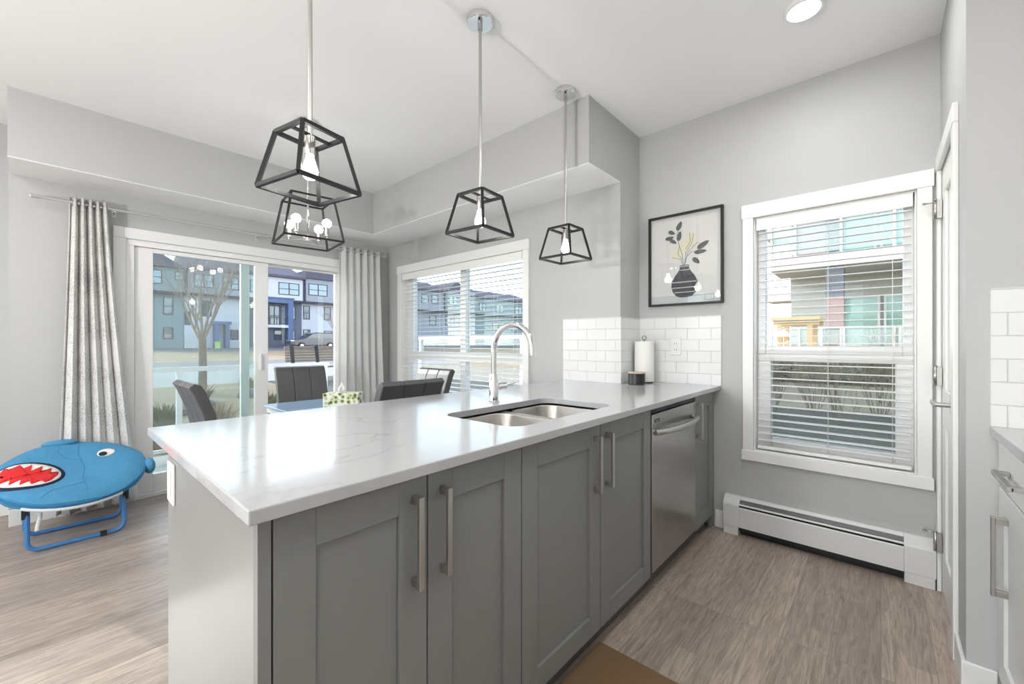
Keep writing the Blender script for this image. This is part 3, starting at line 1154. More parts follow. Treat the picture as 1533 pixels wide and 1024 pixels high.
# front panel below the vents, sloped top with two slots
ya, yb = -0.085, 0.660
b.prism([(hx0, ya, 0.055), (hx0, ya, 0.172), (hx0 + 0.003, ya, 0.178), (hx0 + 0.006, ya, 0.178), (hx0 + 0.006, ya, 0.055)], (0, yb - ya, 0))
b.prism([(hx0 + 0.010, ya, 0.188), (hx0 + 0.016, ya, 0.196), (hx0 + 0.018, ya, 0.194), (hx0 + 0.012, ya, 0.186)], (0, yb - ya, 0))
b.prism([(XK - 0.031, ya, 0.216), (XK - 0.022, ya, 0.232), (XK - 0.002, ya, 0.232), (XK - 0.002, ya, 0.226), (XK - 0.018, ya, 0.226), (XK - 0.028, ya, 0.213)], (0, yb - ya, 0))
b.build('front_panel', M_heat, ht)
MB().box(hx0 + 0.014, XK - 0.002, ya, yb, 0.030, 0.180).box(XK - 0.020, XK - 0.002, ya, yb, 0.0, 0.030).build('core_and_gap_shade', M_dark, ht)  # black core carried down to the floor paints the gap shadow
for y0, y1 in ((-0.2005, -0.085), (0.660, 0.750)):
    MB().prism([(x, y0, z) for x, _, z in hsec(0)], (0, y1 - y0, 0)).box(hx0 + 0.004, XK - 0.002, y0 + 0.004, y1 - 0.002, 0.0, 0.055).build('end_cap', M_heat, ht, bevel=0.003)

# ------------------------------------------------------------------ right-hand counter
o = slab([(0.9, -0.915), (XR - 0.001, -0.915), (XR - 0.001, -0.271), (0.9, -0.271)], None, ZT - 0.030, ZT).build('side_countertop', M_quartz, bevel=0.003)
tag(o, 'short white countertop against the wall right of the pantry door', 'countertop')
struct(MB().box(XR - 0.009, XR, -0.915, -0.273, ZT + 0.0005, 1.378).build('wall_tile_right', M_tileR))
rc = thing('drawer_cabinet', 'white base cabinet with top drawer at the right edge', 'cabinet', (1.8, -0.6, 0))
b = MB()
b.box(1.50, XR - 0.004, -0.90, -0.312, 0.10, ZT - 0.031)
b.box(1.50, XR - 0.004, -0.90, -0.37, 0.0, 0.10)
b.build('carcass', M_wcab, rc)
b = MB()
b.box(1.503, XR - 0.008, -0.310, -0.290, 0.733, 0.882)
dr = b.build('drawer', M_wcab, rc, bevel=0.002)
b = MB()
hxa, hxb = 1.735, 1.945
b.box(hxa, hxb, -0.268 + 0.0, -0.254, 0.793, 0.807)
for x in (hxa, hxb - 0.022):
    b.box(x, x + 0.022, -0.290, -0.262, 0.794, 0.806)
b.build('handle', M_nickel, dr, bevel=0.0015)
b = MB()
shaker(b, 1.503, XR - 0.008, 0.10, 0.727, -0.290, sgn=-1)
dr = b.build('door', M_wcab, rc, bevel=0.0015)
pull_v(1.952, 0.415, 0.66, -0.290, sgn=-1, w=0.016, out=0.036).build('handle', M_nickel, dr, bevel=0.0015)

# ------------------------------------------------------------------ ceiling lights
def flush_light(x, y, label, group=None, watt=None):
    t = thing('ceiling_light', label, 'ceiling light', (x, y, ZC), group)
    b = MB()
    b.lathe((x, y, 0), [(0.078, ZC), (0.078, ZC - 0.010), (0.072, ZC - 0.016), (0.064, ZC - 0.016), (0.064, ZC - 0.010)], 32)
    b.build('trim_ring', M_plast, t)
    MB().lathe((x, y, 0), [(0.0635, ZC - 0.004), (0.0635, ZC - 0.016), (0.045, ZC - 0.021), (0.001, ZC - 0.023)], 32).build('diffuser', M_diffuser, t)
    lamp('AREA', 'ceiling_light_lamp', (x, y, ZC - 0.028), watt or LAMP_W, 0.13, parent=t)


flush_light(2.285, 0.262, 'round white flush ceiling light above the kitchen floor, lit')
for x, y in ((0.95, 0.10), (-0.5, 0.1), (-0.9, 1.6), (-0.9, 3.1), (-2.5, 1.6), (-2.5, 3.1)):  # unseen ceiling lights added to fill the room
    flush_light(x, y, 'unseen round ceiling light added as room fill, outside the picture', 'added fill lights outside the picture', LIVING_FILL_W if x < -0.6 else LAMP_W)

# unseen uplight in torchiere form, added for ceiling bounce
TX, TY = -2.5, 1.3
tor = thing('fill_uplight', 'added torchiere-shaped uplight for ceiling fill, outside the picture', 'floor lamp', (TX, TY, 0))
MB().lathe((TX, TY, 0), [(0.14, 0.0), (0.14, 0.015), (0.02, 0.03)], 24).build('base', M_nickel, tor)
MB().cyl((TX, TY, 0.025), (TX, TY, 1.20), 0.012, 12).build('pole', M_nickel, tor)
b = MB()
b.lathe((TX, TY, 0), [(0.02, 1.20), (0.10, 1.23), (0.19, 1.32), (0.185, 1.32), (0.095, 1.235), (0.02, 1.21)], 28)
b.build('lamp_shade', M_plast, tor)
lamp('POINT', 'fill_uplight_lamp', (TX, TY, 1.30), UPLIGHT_FILL_W, 0.12, parent=tor)


# pendants -------------------------------------------------------
def cage(b, wb, wt, h, s):
    """open trapezoid frame around local origin: bottom at z=0, top at z=h"""
    B = [(-wb / 2, -wb / 2, 0), (wb / 2, -wb / 2, 0), (wb / 2, wb / 2, 0), (-wb / 2, wb / 2, 0)]
    T = [(-wt / 2, -wt / 2, h), (wt / 2, -wt / 2, h), (wt / 2, wt / 2, h), (-wt / 2, wt / 2, h)]
    for i in range(4):
        b.bar(B[i], B[(i + 1) % 4], s)
        b.bar(T[i], T[(i + 1) % 4], s)
        b.bar(B[i], T[i], s, up=(B[i][0], B[i][1], 0))


def bulb_profile(z, r=0.026, h=0.085):
    return [(0.012, z), (0.013, z - 0.012), (r * 0.7, z - 0.03), (r, z - 0.055), (r * 0.92, z - 0.070), (r * 0.6, z - h + 0.004), (0.002, z - h)]


def pendant(x, y, rot, label):
    zb, zt_ = 1.700, 1.892
    t = thing('pendant_light', label, 'pendant light', (0, 0, 0), 'pendant lights over the peninsula')
    b = MB()
    b.lathe((0, 0, 0), [(0.060, ZC), (0.060, ZC - 0.024), (0.057, ZC - 0.027), (0.010, ZC - 0.027)], 32)
    c = b.build('canopy', M_chrome, t)
    for a in (0.6, 0.6 + PI):
        MB().lathe((0.038 * math.cos(a), 0.038 * math.sin(a), 0), [(0.005, ZC - 0.0268), (0.005, ZC - 0.031), (0.002, ZC - 0.032)], 10).build('screw', M_dark, c)
    b = MB()
    b.cyl((0, 0, zt_ - 0.01), (0, 0, ZC - 0.027), 0.0075, 16)
    b.lathe((0, 0, 0), [(0.011, ZC - 0.027), (0.011, ZC - 0.055), (0.0065, ZC - 0.058)], 14)
    b.build('rod', M_nickel, t)
    b = MB()
    cage(b, 0.222, 0.146, zt_ - zb - 0.012, 0.012)
    bmesh.ops.translate(b.bm, verts=b.bm.verts[:], vec=(0, 0, zb + 0.006))
    b.bar((-0.072, 0, zt_ - 0.004), (0.072, 0, zt_ - 0.004), 0.014, 0.006)
    b.build('cage', M_black, t)
    MB().lathe((0, 0, 0), [(0.008, zt_ - 0.004), (0.0165, zt_ - 0.010), (0.0165, zt_ - 0.070), (0.014, zt_ - 0.072)], 18).build('socket', M_nickel, t)
    MB().lathe((0, 0, 0), bulb_profile(zt_ - 0.068), 18).build('bulb', M_bulb, t)
    l = lamp('POINT', 'pendant_lamp', (0, 0, zt_ - 0.125), PEND_W, 0.03)
    l.parent = t
    t.location = (x, y, 0)
    t.rotation_euler = (0, 0, rot)
    return t


# origin of each pendant stays on the floor plane below it
pendant(0.584, 1.418, 0.20, 'black open-cage pendant light over the free end of the peninsula')
pendant(1.355, 1.405, 0.10, 'middle of the three black cage pendants, above the sink')
pendant(2.089, 1.425, -0.01, 'black cage pendant nearest the tiled wall')

# chandelier over the table
ch = thing('chandelier', 'four bulb black cage chandelier over the dining table', 'chandelier', (0, 0, 0))
zb, zt_ = 1.885, 2.175
CXY = (1.195, 2.935)
b = MB()
b.lathe((0, 0, 0), [(0.062, ZC), (0.062, ZC - 0.022), (0.058, ZC - 0.026), (0.01, ZC - 0.026)], 28)
b.build('canopy', M_chrome, ch)
b = MB()
b.cyl((0, 0, zb + 0.02), (0, 0, ZC - 0.026), 0.006, 10)
b.build('rod', M_chrome, ch)
b = MB()
cage(b, 0.362, 0.262, zt_ - zb, 0.011)
bmesh.ops.translate(b.bm, verts=b.bm.verts[:], vec=(0, 0, zb))
b.bar((-0.13, 0, zt_), (0.13, 0, zt_), 0.012, 0.006)
b.build('cage', M_black, ch)
b = MB()
b.lathe((0, 0, 0), [(0.004, zb + 0.012), (0.018, zb + 0.014), (0.018, zb + 0.034), (0.006, zb + 0.040)], 16)
for i in range(4):
    a = PI / 4 + i * PI / 2
    ex, ey = 0.135 * math.cos(a), 0.135 * math.sin(a)
    b.tube([(0, 0, zb + 0.024), (ex * 0.9, ey * 0.9, zb + 0.024), (ex, ey, zb + 0.030), (ex, ey, zb + 0.045)], 0.0045, 8)
b.build('arms', M_chrome, ch)
for i in range(4):
    a = PI / 4 + i * PI / 2
    ex, ey = 0.135 * math.cos(a), 0.135 * math.sin(a)
    s_ = MB().lathe((ex, ey, 0), [(0.015, zb + 0.040), (0.016, zb + 0.044), (0.0125, zb + 0.048), (0.0125, zb + 0.100)], 14).build('sleeve', M_nickel, ch)
    MB().sphere((ex, ey, zb + 0.128), 0.030, n=16).build('bulb', M_bulb, s_)
    l = lamp('POINT', 'chandelier_lamp', (ex, ey, zb + 0.128), CHAND_W, 0.03)
    l.parent = ch
ch.location = (CXY[0], CXY[1], 0)
ch.rotation_euler = (0, 0, -0.14)

# ------------------------------------------------------------------ curtains
rod = thing('curtain_rod', 'slim white metal curtain rod above the patio door', 'curtain rod', (1.25, 4.15, 2.163))
M_rodm = mat('rod_white_metal', (0.62, 0.62, 0.61, 1), 0.3, metal=0.6)
b = MB()
b.cyl((-0.02, 4.15, 2.163), (2.50, 4.15, 2.163), 0.0085, 12)
b.build('pole', M_rodm, rod)
for x0, x1 in ((-0.07, -0.02), (2.50, 2.545)):
    MB().lathe((0, 4.15, 2.163), [(0.004, x0), (0.013, x0 + 0.004), (0.013, x1 - 0.008), (0.0085, x1)], 14, axis='X').build('finial', M_rodm, rod)
for x in (0.335, 1.27, 2.40):
    b = MB()
    b.cyl((x, 4.163, 2.153), (x, YS - 0.004, 2.153), 0.005, 8)
    b.box(x - 0.012, x + 0.012, YS - 0.005, YS, 2.125, 2.175)
    b.cyl((x, 4.15, 2.150), (x, 4.166, 2.150), 0.006, 8)
    b.build('bracket', M_rodm, rod)


def fabric_mat(name, base, dark, sc, lo, hi):
    m = mat(name, base, 0.85, spec=0.15)
    tc = N(m, 'ShaderNodeTexCoord')
    n1 = N(m, 'ShaderNodeTexNoise')
    n1.inputs['Scale'].default_value = sc
    n1.inputs['Detail'].default_value = 10
    n1.inputs['Roughness'].default_value = 0.75
    L(m, tc.outputs['Object'], n1.inputs['Vector'])
    n2 = N(m, 'ShaderNodeTexNoise')
    n2.inputs['Scale'].default_value = 110
    n2.inputs['Detail'].default_value = 3
    L(m, tc.outputs['Object'], n2.inputs['Vector'])
    ad = N(m, 'ShaderNodeMath')
    ad.operation = 'MULTIPLY'
    L(m, n1.outputs['Fac'], ad.inputs[0])
    L(m, n2.outputs['Fac'], ad.inputs[1])
    ra = N(m, 'ShaderNodeValToRGB')
    e = ra.color_ramp.elements
    e[0].position, e[0].color = lo, base
    e[1].position, e[1].color = hi, dark
    L(m, ad.outputs[0], ra.inputs[0])
    L(m, ra.outputs[0], m.node_tree.nodes['Principled BSDF'].inputs['Base Color'])
    return m


M_curt = fabric_mat('printed_curtain_cloth', (0.70, 0.695, 0.68, 1), (0.43, 0.425, 0.41, 1), 4.5, 0.225, 0.37)
M_curt2 = fabric_mat('pale_curtain_cloth', (0.80, 0.80, 0.79, 1), (0.70, 0.70, 0.69, 1), 4.5, 0.25, 0.40)


m = M_curt2
pb = m.node_tree.nodes['Principled BSDF']
tl_ = N(m, 'ShaderNodeBsdfTranslucent')
tl_.inputs[0].default_value = (0.85, 0.85, 0.83, 1)
mxs = N(m, 'ShaderNodeMixShader')
mxs.inputs[0].default_value = 0.35
L(m, pb.outputs[0], mxs.inputs[1])
L(m, tl_.outputs[0], mxs.inputs[2])
L(m, mxs.outputs[0], m.node_tree.nodes['Material Output'].inputs[0])


def curtain(label, x0t, x1t, x0b, x1b, n, zt, zb, mt, seed, amp_t=0.030, amp_b=0.040):
    t = thing('curtain', label, 'curtain', ((x0b + x1b) / 2, 4.15, zb), 'curtains at the patio door')
    rnd = random.Random(seed)
    ph = [rnd.uniform(-0.5, 0.5) for _ in range(n + 2)]

    def fn(u, v):
        z = zt + (zb - zt) * v
        fl = v ** 1.25
        xa = x0t + (x0b - x0t) * fl
        xb = x1t + (x1b - x1t) * fl
        k = u * n
        x = xa + (xb - xa) * (u + 0.012 * math.sin(2 * PI * k * 2))
        am = amp_t + (amp_b - amp_t) * v
        dr = 0.35 * math.sin(3.0 * v + ph[int(k)]) * v
        y = 4.15 + am * math.sin(2 * PI * k + dr) * (0.8 + 0.3 * math.sin(ph[int(k)] * 6 + 2 * v))
        return Vector((x, y, z))
    b = MB()
    b.grid(fn, n * 14, 40)
    o = b.build('cloth', mt, t)
    s = o.modifiers.new('thick', 'SOLIDIFY')
    s.thickness = 0.003
    for k in range(n * 2):
        b = MB()
        u = (k / 2 + 0.25) / n * 0.98
        x = x0t + (x1t - x0t) * u
        a = [(x, 4.15 + 0.021 * math.cos(q), 2.163 + 0.021 * math.sin(q)) for q in [2 * PI * i / 14 for i in range(14)]]
        b.tube(a, 0.003, 6, closed=True)
        b.build('grommet', M_nickel, t)
    return t


curtain('grey leaf-print curtain bunched at the left of the patio door behind the shark chair', 0.108, 0.292, 0.045, 0.462, 5, 2.200, 0.03, M_curt, 5)
curtain('pale curtain drawn at the right of the patio door', 2.00, 2.46, 1.985, 2.535, 6, 2.200, 0.03, M_curt2, 9, 0.032, 0.034)

# ------------------------------------------------------------------ dining table and chairs
tb = thing('dining_table', 'blue-tinted glass dining table behind the peninsula', 'table', (1.30, 2.89, 0))
M_tglass = mat('blue_glass_top', rgb(150, 176, 205), 0.08, spec=0.6, vary=(5, 0.2))
slab(rrect(1.045, 1.56, 2.42, 3.36, 0.05), None, 0.738, 0.750).build('tabletop', M_tglass, tb, bevel=0.003)
slab(rrect(1.06, 1.54, 2.44, 3.34, 0.04), rrect(1.10, 1.50, 2.48, 3.30, 0.03), 0.700, 0.7375).build('apron_frame', M_trim, tb)
for x in (1.09, 1.51):
    for y in (2.52, 3.26):
        MB().cyl((x, y, 0.0), (x, y, 0.70), 0.022, 14).build('leg', M_chrome, tb)


def make_chair():
    t = thing('dining_chair', '', 'chair', (0, 0, 0), 'charcoal chairs around the dining table')
    w = 0.41
    prof = [(-0.185, 0.43), (-0.195, 0.56), (-0.215, 0.70), (-0.245, 0.84), (-0.285, 0.95), (-0.305, 0.985)]
    th = 0.052
    b = MB()
    for k in range(3):
        xa = -w / 2 + w / 3 * k
        xb = xa + w / 3
        front = [(y + th / 2, z) for y, z in prof]
        back = [(y - th / 2, z - 0.010) for y, z in prof]
        loop = front + [(prof[-1][0] - 0.004, prof[-1][1] + 0.010)] + back[::-1]
        b.prism([(xa + 0.0008, y, z) for y, z in loop], (xb - xa - 0.0016, 0, 0))
    o = b.build('backrest', M_leather, t, bevel=0.006, seg=3)
    for f_ in o.data.polygons:
        f_.use_smooth = False
    b = MB()
    b.box(-0.21, 0.21, -0.20, 0.22, 0.395, 0.475)
    b.build('seat', M_leather, t, bevel=0.018, seg=3)
    for sx in (-1, 1):
        for y0, y1 in ((0.19, 0.20), (-0.17, -0.21)):
            MB().cyl((sx * 0.175, y0, 0.396), (sx * 0.185, y1, 0.0), 0.013, 10).build('leg', M_chrome, t)
    return t


ch0 = make_chair()
specs = [(0.800, 2.757, -PI / 2, 'charcoal leather dining chair seen edge-on at the left end of the table'),
         (1.486, 3.560, PI - 0.06, 'grey leather dining chair facing the peninsula, back to the patio door'),
         (1.345, 2.235, 0.02, 'dark leather dining chair showing only its back edge above the countertop'),
         (1.800, 2.690, PI / 2, 'dining chair with its pale-lit front against the dining window')]
for i, (x, y, rz, lb) in enumerate(specs):
    c = ch0 if i == 0 else copy_tree(ch0)
    c.location = (x, y, 0)
    c.rotation_euler = (0, 0, rz)
    c['label'] = lb

# tissue box
tx = thing('tissue_box', 'white tissue box with green leaf pattern on the dining table', 'tissue box', (1.36, 2.78, 0.75))
M_tbox = mat('leaf_print_card', (0.74, 0.73, 0.66, 1), 0.6)
m = M_tbox
tc = N(m, 'ShaderNodeTexCoord')
vo = N(m, 'ShaderNodeTexVoronoi')
vo.inputs['Scale'].default_value = 36
L(m, tc.outputs['Object'], vo.inputs['Vector'])
ra = N(m, 'ShaderNodeValToRGB')
e = ra.color_ramp.elements
e[0].position, e[0].color = 0.0, (0.05, 0.06, 0.03, 1)
e[1].position, e[1].color = 0.62, (0.74, 0.73, 0.66, 1)
e_ = ra.color_ramp.elements.new(0.30)
e_.color = (0.08, 0.09, 0.04, 1)
e_ = ra.color_ramp.elements.new(0.34)
e_.color = (0.42, 0.46, 0.16, 1)
e_ = ra.color_ramp.elements.new(0.52)
e_.color = (0.50, 0.52, 0.25, 1)
L(m, vo.outputs['Distance'], ra.inputs[0])
L(m, ra.outputs[0], m.node_tree.nodes['Principled BSDF'].inputs['Base Color'])
b = MB()
tc_ = Vector((1.37, 2.78, 0))
ux = Vector((0.70, -0.71, 0)).normalized()
uy = Vector((0.71, 0.70, 0)).normalized()
pts = [tc_ + ux * a * 0.118 + uy * c * 0.058 for a, c in ((-1, -1), (1, -1), (1, 1), (-1, 1))]
b.prism([(p.x, p.y, 0.7505) for p in pts], (0, 0, 0.104))
b.build('box', M_tbox, tx, bevel=0.002)
b = MB()
def tis(u, v):
    a = 2 * PI * u
    r = 0.012 + 0.030 * math.sin(PI * min(1, v * 1.1)) * (0.6 + 0.4 * math.sin(3 * a + 1))
    h = 0.852 + 0.075 * v
    return tc_ + ux * (r * math.cos(a) * (1 - 0.75 * v) - 0.02 + 0.01 * v) + uy * (r * math.sin(a) * (1 - 0.8 * v)) + Vector((0, 0, h))
b.grid(tis, 18, 8)
b.build('tissue', M_paper, tx)

# ------------------------------------------------------------------ shark moon chair
shk = thing('moon_chair', "child's blue plush shark folding chair in front of the left curtain", 'chair', (0.13, 3.93, 0))
M_plush = mat('blue_plush', rgb(70, 140, 180), 0.9, bump=(140, 0.5), vary=(14, 0.16))
M_plush2 = mat('blue_piping', rgb(40, 110, 160), 0.9)
M_seam = mat('blue_seam', rgb(58, 128, 170), 0.9)
M_tube = mat('blue_enamel', rgb(70, 130, 190), 0.3)
M_navy = mat('navy_felt', rgb(22, 34, 66), 0.9)
M_white = mat('white_felt', rgb(232, 226, 218), 0.9)
M_red = mat('red_felt', rgb(214, 38, 40), 0.9)
M_vest = mat('pale_strap', rgb(222, 224, 224), 0.7)
# disc local frame: p = c + a*ex + b*ey + h*en
SC = Vector((0.120, 3.775, 0.405))
tl = math.radians(21)
ex = Vector((1, 0, -0.03)).normalized()
ey = Vector((0, math.cos(tl), math.sin(tl)))
en = ex.cross(ey)
RD = 0.335


def topz(r, a):
    """height of the padded surface above the disc plane"""
    q = r / RD
    puff = 0.052 * max(0.0, (1 - q ** 6))
    dish = -0.050 * (1 - q * q)
    fold = 0.006 * math.sin(3 * a + 1.3) * q + 0.004 * math.sin(7 * a) * q * q
    return puff + dish + fold


def dpt(x, y, off=0.0):
    r = math.hypot(x, y)
    a = math.atan2(y, x)
    return SC + ex * x + ey * y + en * (topz(min(r, RD), a) + off)


b = MB()
na, nr = 48, 14
rings = []
for j in range(nr + 1):
    r = RD * (0.02 + 0.98 * j / nr)
    rings.append([b.bm.verts.new(dpt(r * math.cos(2 * PI * i / na), r * math.sin(2 * PI * i / na))) for i in range(na)])
for r, h in ((RD * 1.012, -0.020), (RD * 1.0, -0.045), (RD * 0.85, -0.085), (RD * 0.5, -0.125), (RD * 0.05, -0.140)):
    rings.append([b.bm.verts.new(SC + ex * r * math.cos(2 * PI * i / na) + ey * r * math.sin(2 * PI * i / na) + en * (h + 0.004 * math.sin(i * 2.3))) for i in range(na)])
b.skin(rings)
cu = b.build('cushion', M_plush, shk)
b = MB()
b.tube([SC + ex * RD * 1.012 * math.cos(a) + ey * RD * 1.012 * math.sin(a) + en * (-0.012) for a in [2 * PI * i / 48 for i in range(48)]], 0.006, 6, closed=True)
b.build('piping', M_plush2, cu)
# front lower band (pale piece of the cover along the front edge)
b = MB()
for i in range(14):
    pass
b.tube([SC + ex * RD * 1.0 * math.cos(a) + ey * RD * 1.0 * math.sin(a) + en * (-0.036) for a in [math.radians(232 + 74 * i / 14) for i in range(15)]], 0.011, 8)
b.build('edge_band', M_vest, cu)


def decal(name, pts, off, mtl):
    b = MB()
    cx = sum(p[0] for p in pts) / len(pts)
    cy = sum(p[1] for p in pts) / len(pts)
    n = 5
    rings = []
    for j in range(n + 1):
        k = 0.02 + 0.98 * j / n
        rings.append([b.bm.verts.new(dpt(cx + (x - cx) * k, cy + (y - cy) * k, off)) for x, y in pts])
    b.skin(rings, cap=False)
    o = b.build(name, mtl, cu)
    s = o.modifiers.new('thick', 'SOLIDIFY')
    s.thickness = 0.004
    s.offset = 1
    return o


def ell(cx, cy, rx, ry, rot=0.0, n=32):
    return [(cx + rx * math.cos(a) * math.cos(rot) - ry * math.sin(a) * math.sin(rot), cy + rx * math.cos(a) * math.sin(rot) + ry * math.sin(a) * math.cos(rot)) for a in [2 * PI * i / n for i in range(n)]]


MCX, MCY = -0.190, -0.030
decal('mouth_outline', ell(MCX, MCY, 0.152, 0.140, -0.45), 0.003, M_navy)
decal('teeth', ell(MCX, MCY, 0.137, 0.118, -0.45), 0.008, M_white)
rot = -0.45
zig = []
for i in range(22):
    s = -0.122 + 0.24 * i / 21
    wv = math.sqrt(max(0.0, 1 - (s / 0.136) ** 2))
    zig.append((s, 0.100 * wv if i % 4 == 0 else (0.040 * wv if i % 4 == 2 else 0.070 * wv)))
tongue = zig + [(s, -q) for s, q in zig[::-1]]
tongue = [(MCX + s * math.cos(rot) - q * math.sin(rot), MCY + s * math.sin(rot) + q * math.cos(rot)) for s, q in tongue]
decal('red_mouth', tongue, 0.013, M_red)
decal('eye_white', ell(0.150, 0.130, 0.044, 0.040, 0.4), 0.004, M_white)
decal('eye_pupil', ell(0.133, 0.113, 0.020, 0.022, 0.0), 0.010, M_dark)
for pl in ([(0.03, 0.30), (0.02, 0.16), (0.045, 0.02), (0.03, -0.12), (0.05, -0.29)], [(0.03, 0.10), (-0.04, 0.13), (-0.07, 0.20), (-0.05, 0.28)], [(0.04, -0.17), (-0.03, -0.20), (-0.10, -0.22), (-0.15, -0.28)]):
    b = MB()
    pp = []
    for (x0, y0), (x1, y1) in zip(pl, pl[1:]):
        for k in range(5):
            pp.append(dpt(x0 + (x1 - x0) * k / 5, y0 + (y1 - y0) * k / 5, 0.0005))
    b.tube(pp, 0.0018, 5)
    b.build('seam', M_seam, cu)
# fin flap and tail
b = MB()
b.sphere(SC + ex * (-0.055) + ey * (RD * 0.95) + en * 0.014, 0.075, 1.15, 0.45, 0.30, 18)
b.build('fin', M_plush, shk)
b = MB()
b.sphere(SC + ex * (RD * 1.06) + ey * (-0.03) + en * (-0.03), 0.055, 0.60, 1.2, 0.95, 14)
b.build('tail', M_plush, shk)


def loop_frame(xa, xb, y, ztop, lean):
    """U-shaped tube leg: down, along the floor, up"""
    r = 0.05
    pts = [(xa, y + lean, ztop)]
    pts.append((xa, y, 0.0125 + r))
    for i in range(1, 6):
        a = PI / 2 * i / 6
        pts.append((xa + r - r * math.cos(a), y, 0.0125 + r - r * math.sin(a)))
    pts.append((xa + r, y, 0.0125))
    pts.append((xb - r, y, 0.0125))
    for i in range(1, 6):
        a = PI / 2 * i / 6
        pts.append((xb - r + r * math.sin(a), y, 0.0125 + r - r * math.cos(a)))
    pts.append((xb, y, 0.0125 + r))
    pts.append((xb, y + lean, ztop))
    return pts


MB().tube(loop_frame(-0.070, 0.335, 3.62, 0.275, 0.03), 0.012, 10).build('leg_frame', M_tube, shk)
MB().tube(loop_frame(-0.085, 0.350, 3.93, 0.345, 0.04), 0.012, 10).build('leg_frame', M_tube, shk)
for x in (-0.078, 0.343):
    b = MB()
    b.tube([(x, 3.64, 0.205), (x, 3.95, 0.225)], 0.008, 8)
    b.box(x - 0.014, x + 0.014, 3.63, 3.66, 0.195, 0.275)
    b.build('joint', M_rubber, shk)
b = MB()
b.box(0.225, 0.255, 3.605, 3.635, 0.0, 0.027)
b.build('clip', M_rubber, shk)
b = MB()
b.grid(lambda u, v: Vector((-0.035 + 0.018 * u + 0.006 * math.sin(5 * v), 3.55 + 0.01 * math.sin(4 * v), 0.27 - 0.13 * v)), 2, 10)
o = b.build('strap', M_vest, shk)
s = o.modifiers.new('thick', 'SOLIDIFY')
s.thickness = 0.002

# ------------------------------------------------------------------ outdoors
def terr(y):
    return -0.30 + 0.02 * y


M_conc = mat('pale_concrete', rgb(158, 155, 150), 0.8, vary=(2.0, 0.10), bump=(40, 0.2))
M_walk = mat('sidewalk_concrete', rgb(160, 157, 152), 0.85, vary=(0.8, 0.06))
M_road = mat('street_asphalt', rgb(124, 122, 124), 0.9, vary=(1.5, 0.08))
M_dry = mat('dry_grass', rgb(160, 138, 108), 0.95, vary=(0.9, 0.3), bump=(30, 0.6))
m = M_dry
M_bed = mat('landscape_bed', rgb(142, 124, 98), 0.95, vary=(3.2, 0.45), bump=(25, 0.8))


def strip(name, x0, x1, y0, y1, mt, f=terr, dz=0.0, n=1):
    b = MB()
    top = [(x0, y0, f(y0) + dz), (x1, y0, f(y0) + dz), (x1, y1, f(y1) + dz), (x0, y1, f(y1) + dz)]
    b.prism([(x, y, z - 0.3) for x, y, z in top], (0, 0, 0.3))
    return struct(b.build(name, mt))


struct(MB().box(-6, 4.6, 4.71, 6.0, -0.35, -0.06).build('ground_patio', M_conc))
strip('ground_bed', -30, 4.6, 6.0, 14.6, M_bed)
strip('sidewalk', -60, 90, 14.6, 21.0, M_walk)
strip('road_lane', -60, 90, 21.0, 26.5, M_road)
strip('ground_verge', -60, 90, 26.5, 40.0, M_dry)
strip('road', -60, 90, 40.0, 50.0, M_road, dz=0.0)

# railing along the patio edge
rl = thing('balcony_railing', 'white patio railing outside the sliding door', 'railing', (1.2, 5.7, -0.06))
b = MB()
b.box(-0.6, 2.6, 5.68, 5.73, 0.885, 0.935)
b.box(-0.6, 2.6, 5.69, 5.72, 0.03, 0.065)
b.build('rail', M_vinyl, rl)
for x in (-0.55, 0.965, 2.55):
    MB().box(x - 0.025, x + 0.025, 5.68, 5.73, -0.06, 0.885).build('post', M_vinyl, rl)
MB().box(-0.52, 2.52, 5.701, 5.707, 0.065, 0.885).build('glass_infill', M_glass, rl)
rl = thing('porch_railing', 'white railing seen through the dining window blind', 'railing', (4.2, 5.0, -0.06))
struct(MB().box(2.80, 4.6, 1.6, 4.71, -0.35, -0.06).build('ground_porch', M_conc))
b = MB()
b.box(4.30, 4.35, 1.7, 6.0, 1.26, 1.31)
b.box(4.30, 4.35, 1.7, 6.0, 0.10, 0.14)
b.build('rail', M_vinyl, rl)
for y in (1.75, 3.65, 4.85, 5.95):
    MB().box(4.295, 4.355, y - 0.03, y + 0.03, -0.06, 1.26).build('post', M_vinyl, rl)
b = MB()
b.box(4.322, 4.328, 1.78, 5.92, 0.14, 1.26)
b.build('glass_infill', M_glass, rl)

# townhouses -------------------------------------------------------
M_sidA = mat('pale_siding', rgb(196, 196, 204), 0.8, bump=(3, 0.2))
M_sidB = mat('mid_grey_siding', rgb(150, 152, 162), 0.8)
M_sidC = mat('grey_green_siding', rgb(128, 142, 146), 0.8)
M_sidD = mat('slate_siding', rgb(100, 104, 118), 0.8)
M_bluep = mat('slate_blue_panel', rgb(84, 102, 140), 0.7)
M_drk = mat('dark_trim', rgb(46, 50, 66), 0.7)
M_roof = mat('roof_shingle', rgb(86, 84, 100), 0.9, vary=(3, 0.15))
M_wglass = mat('dark_window_glass', rgb(70, 86, 98), 0.05, spec=0.8)
M_wglass2 = mat('sky_window_glass', rgb(110, 134, 142), 0.04, spec=0.9)
M_garage = mat('garage_door_white', rgb(190, 192, 194), 0.7)


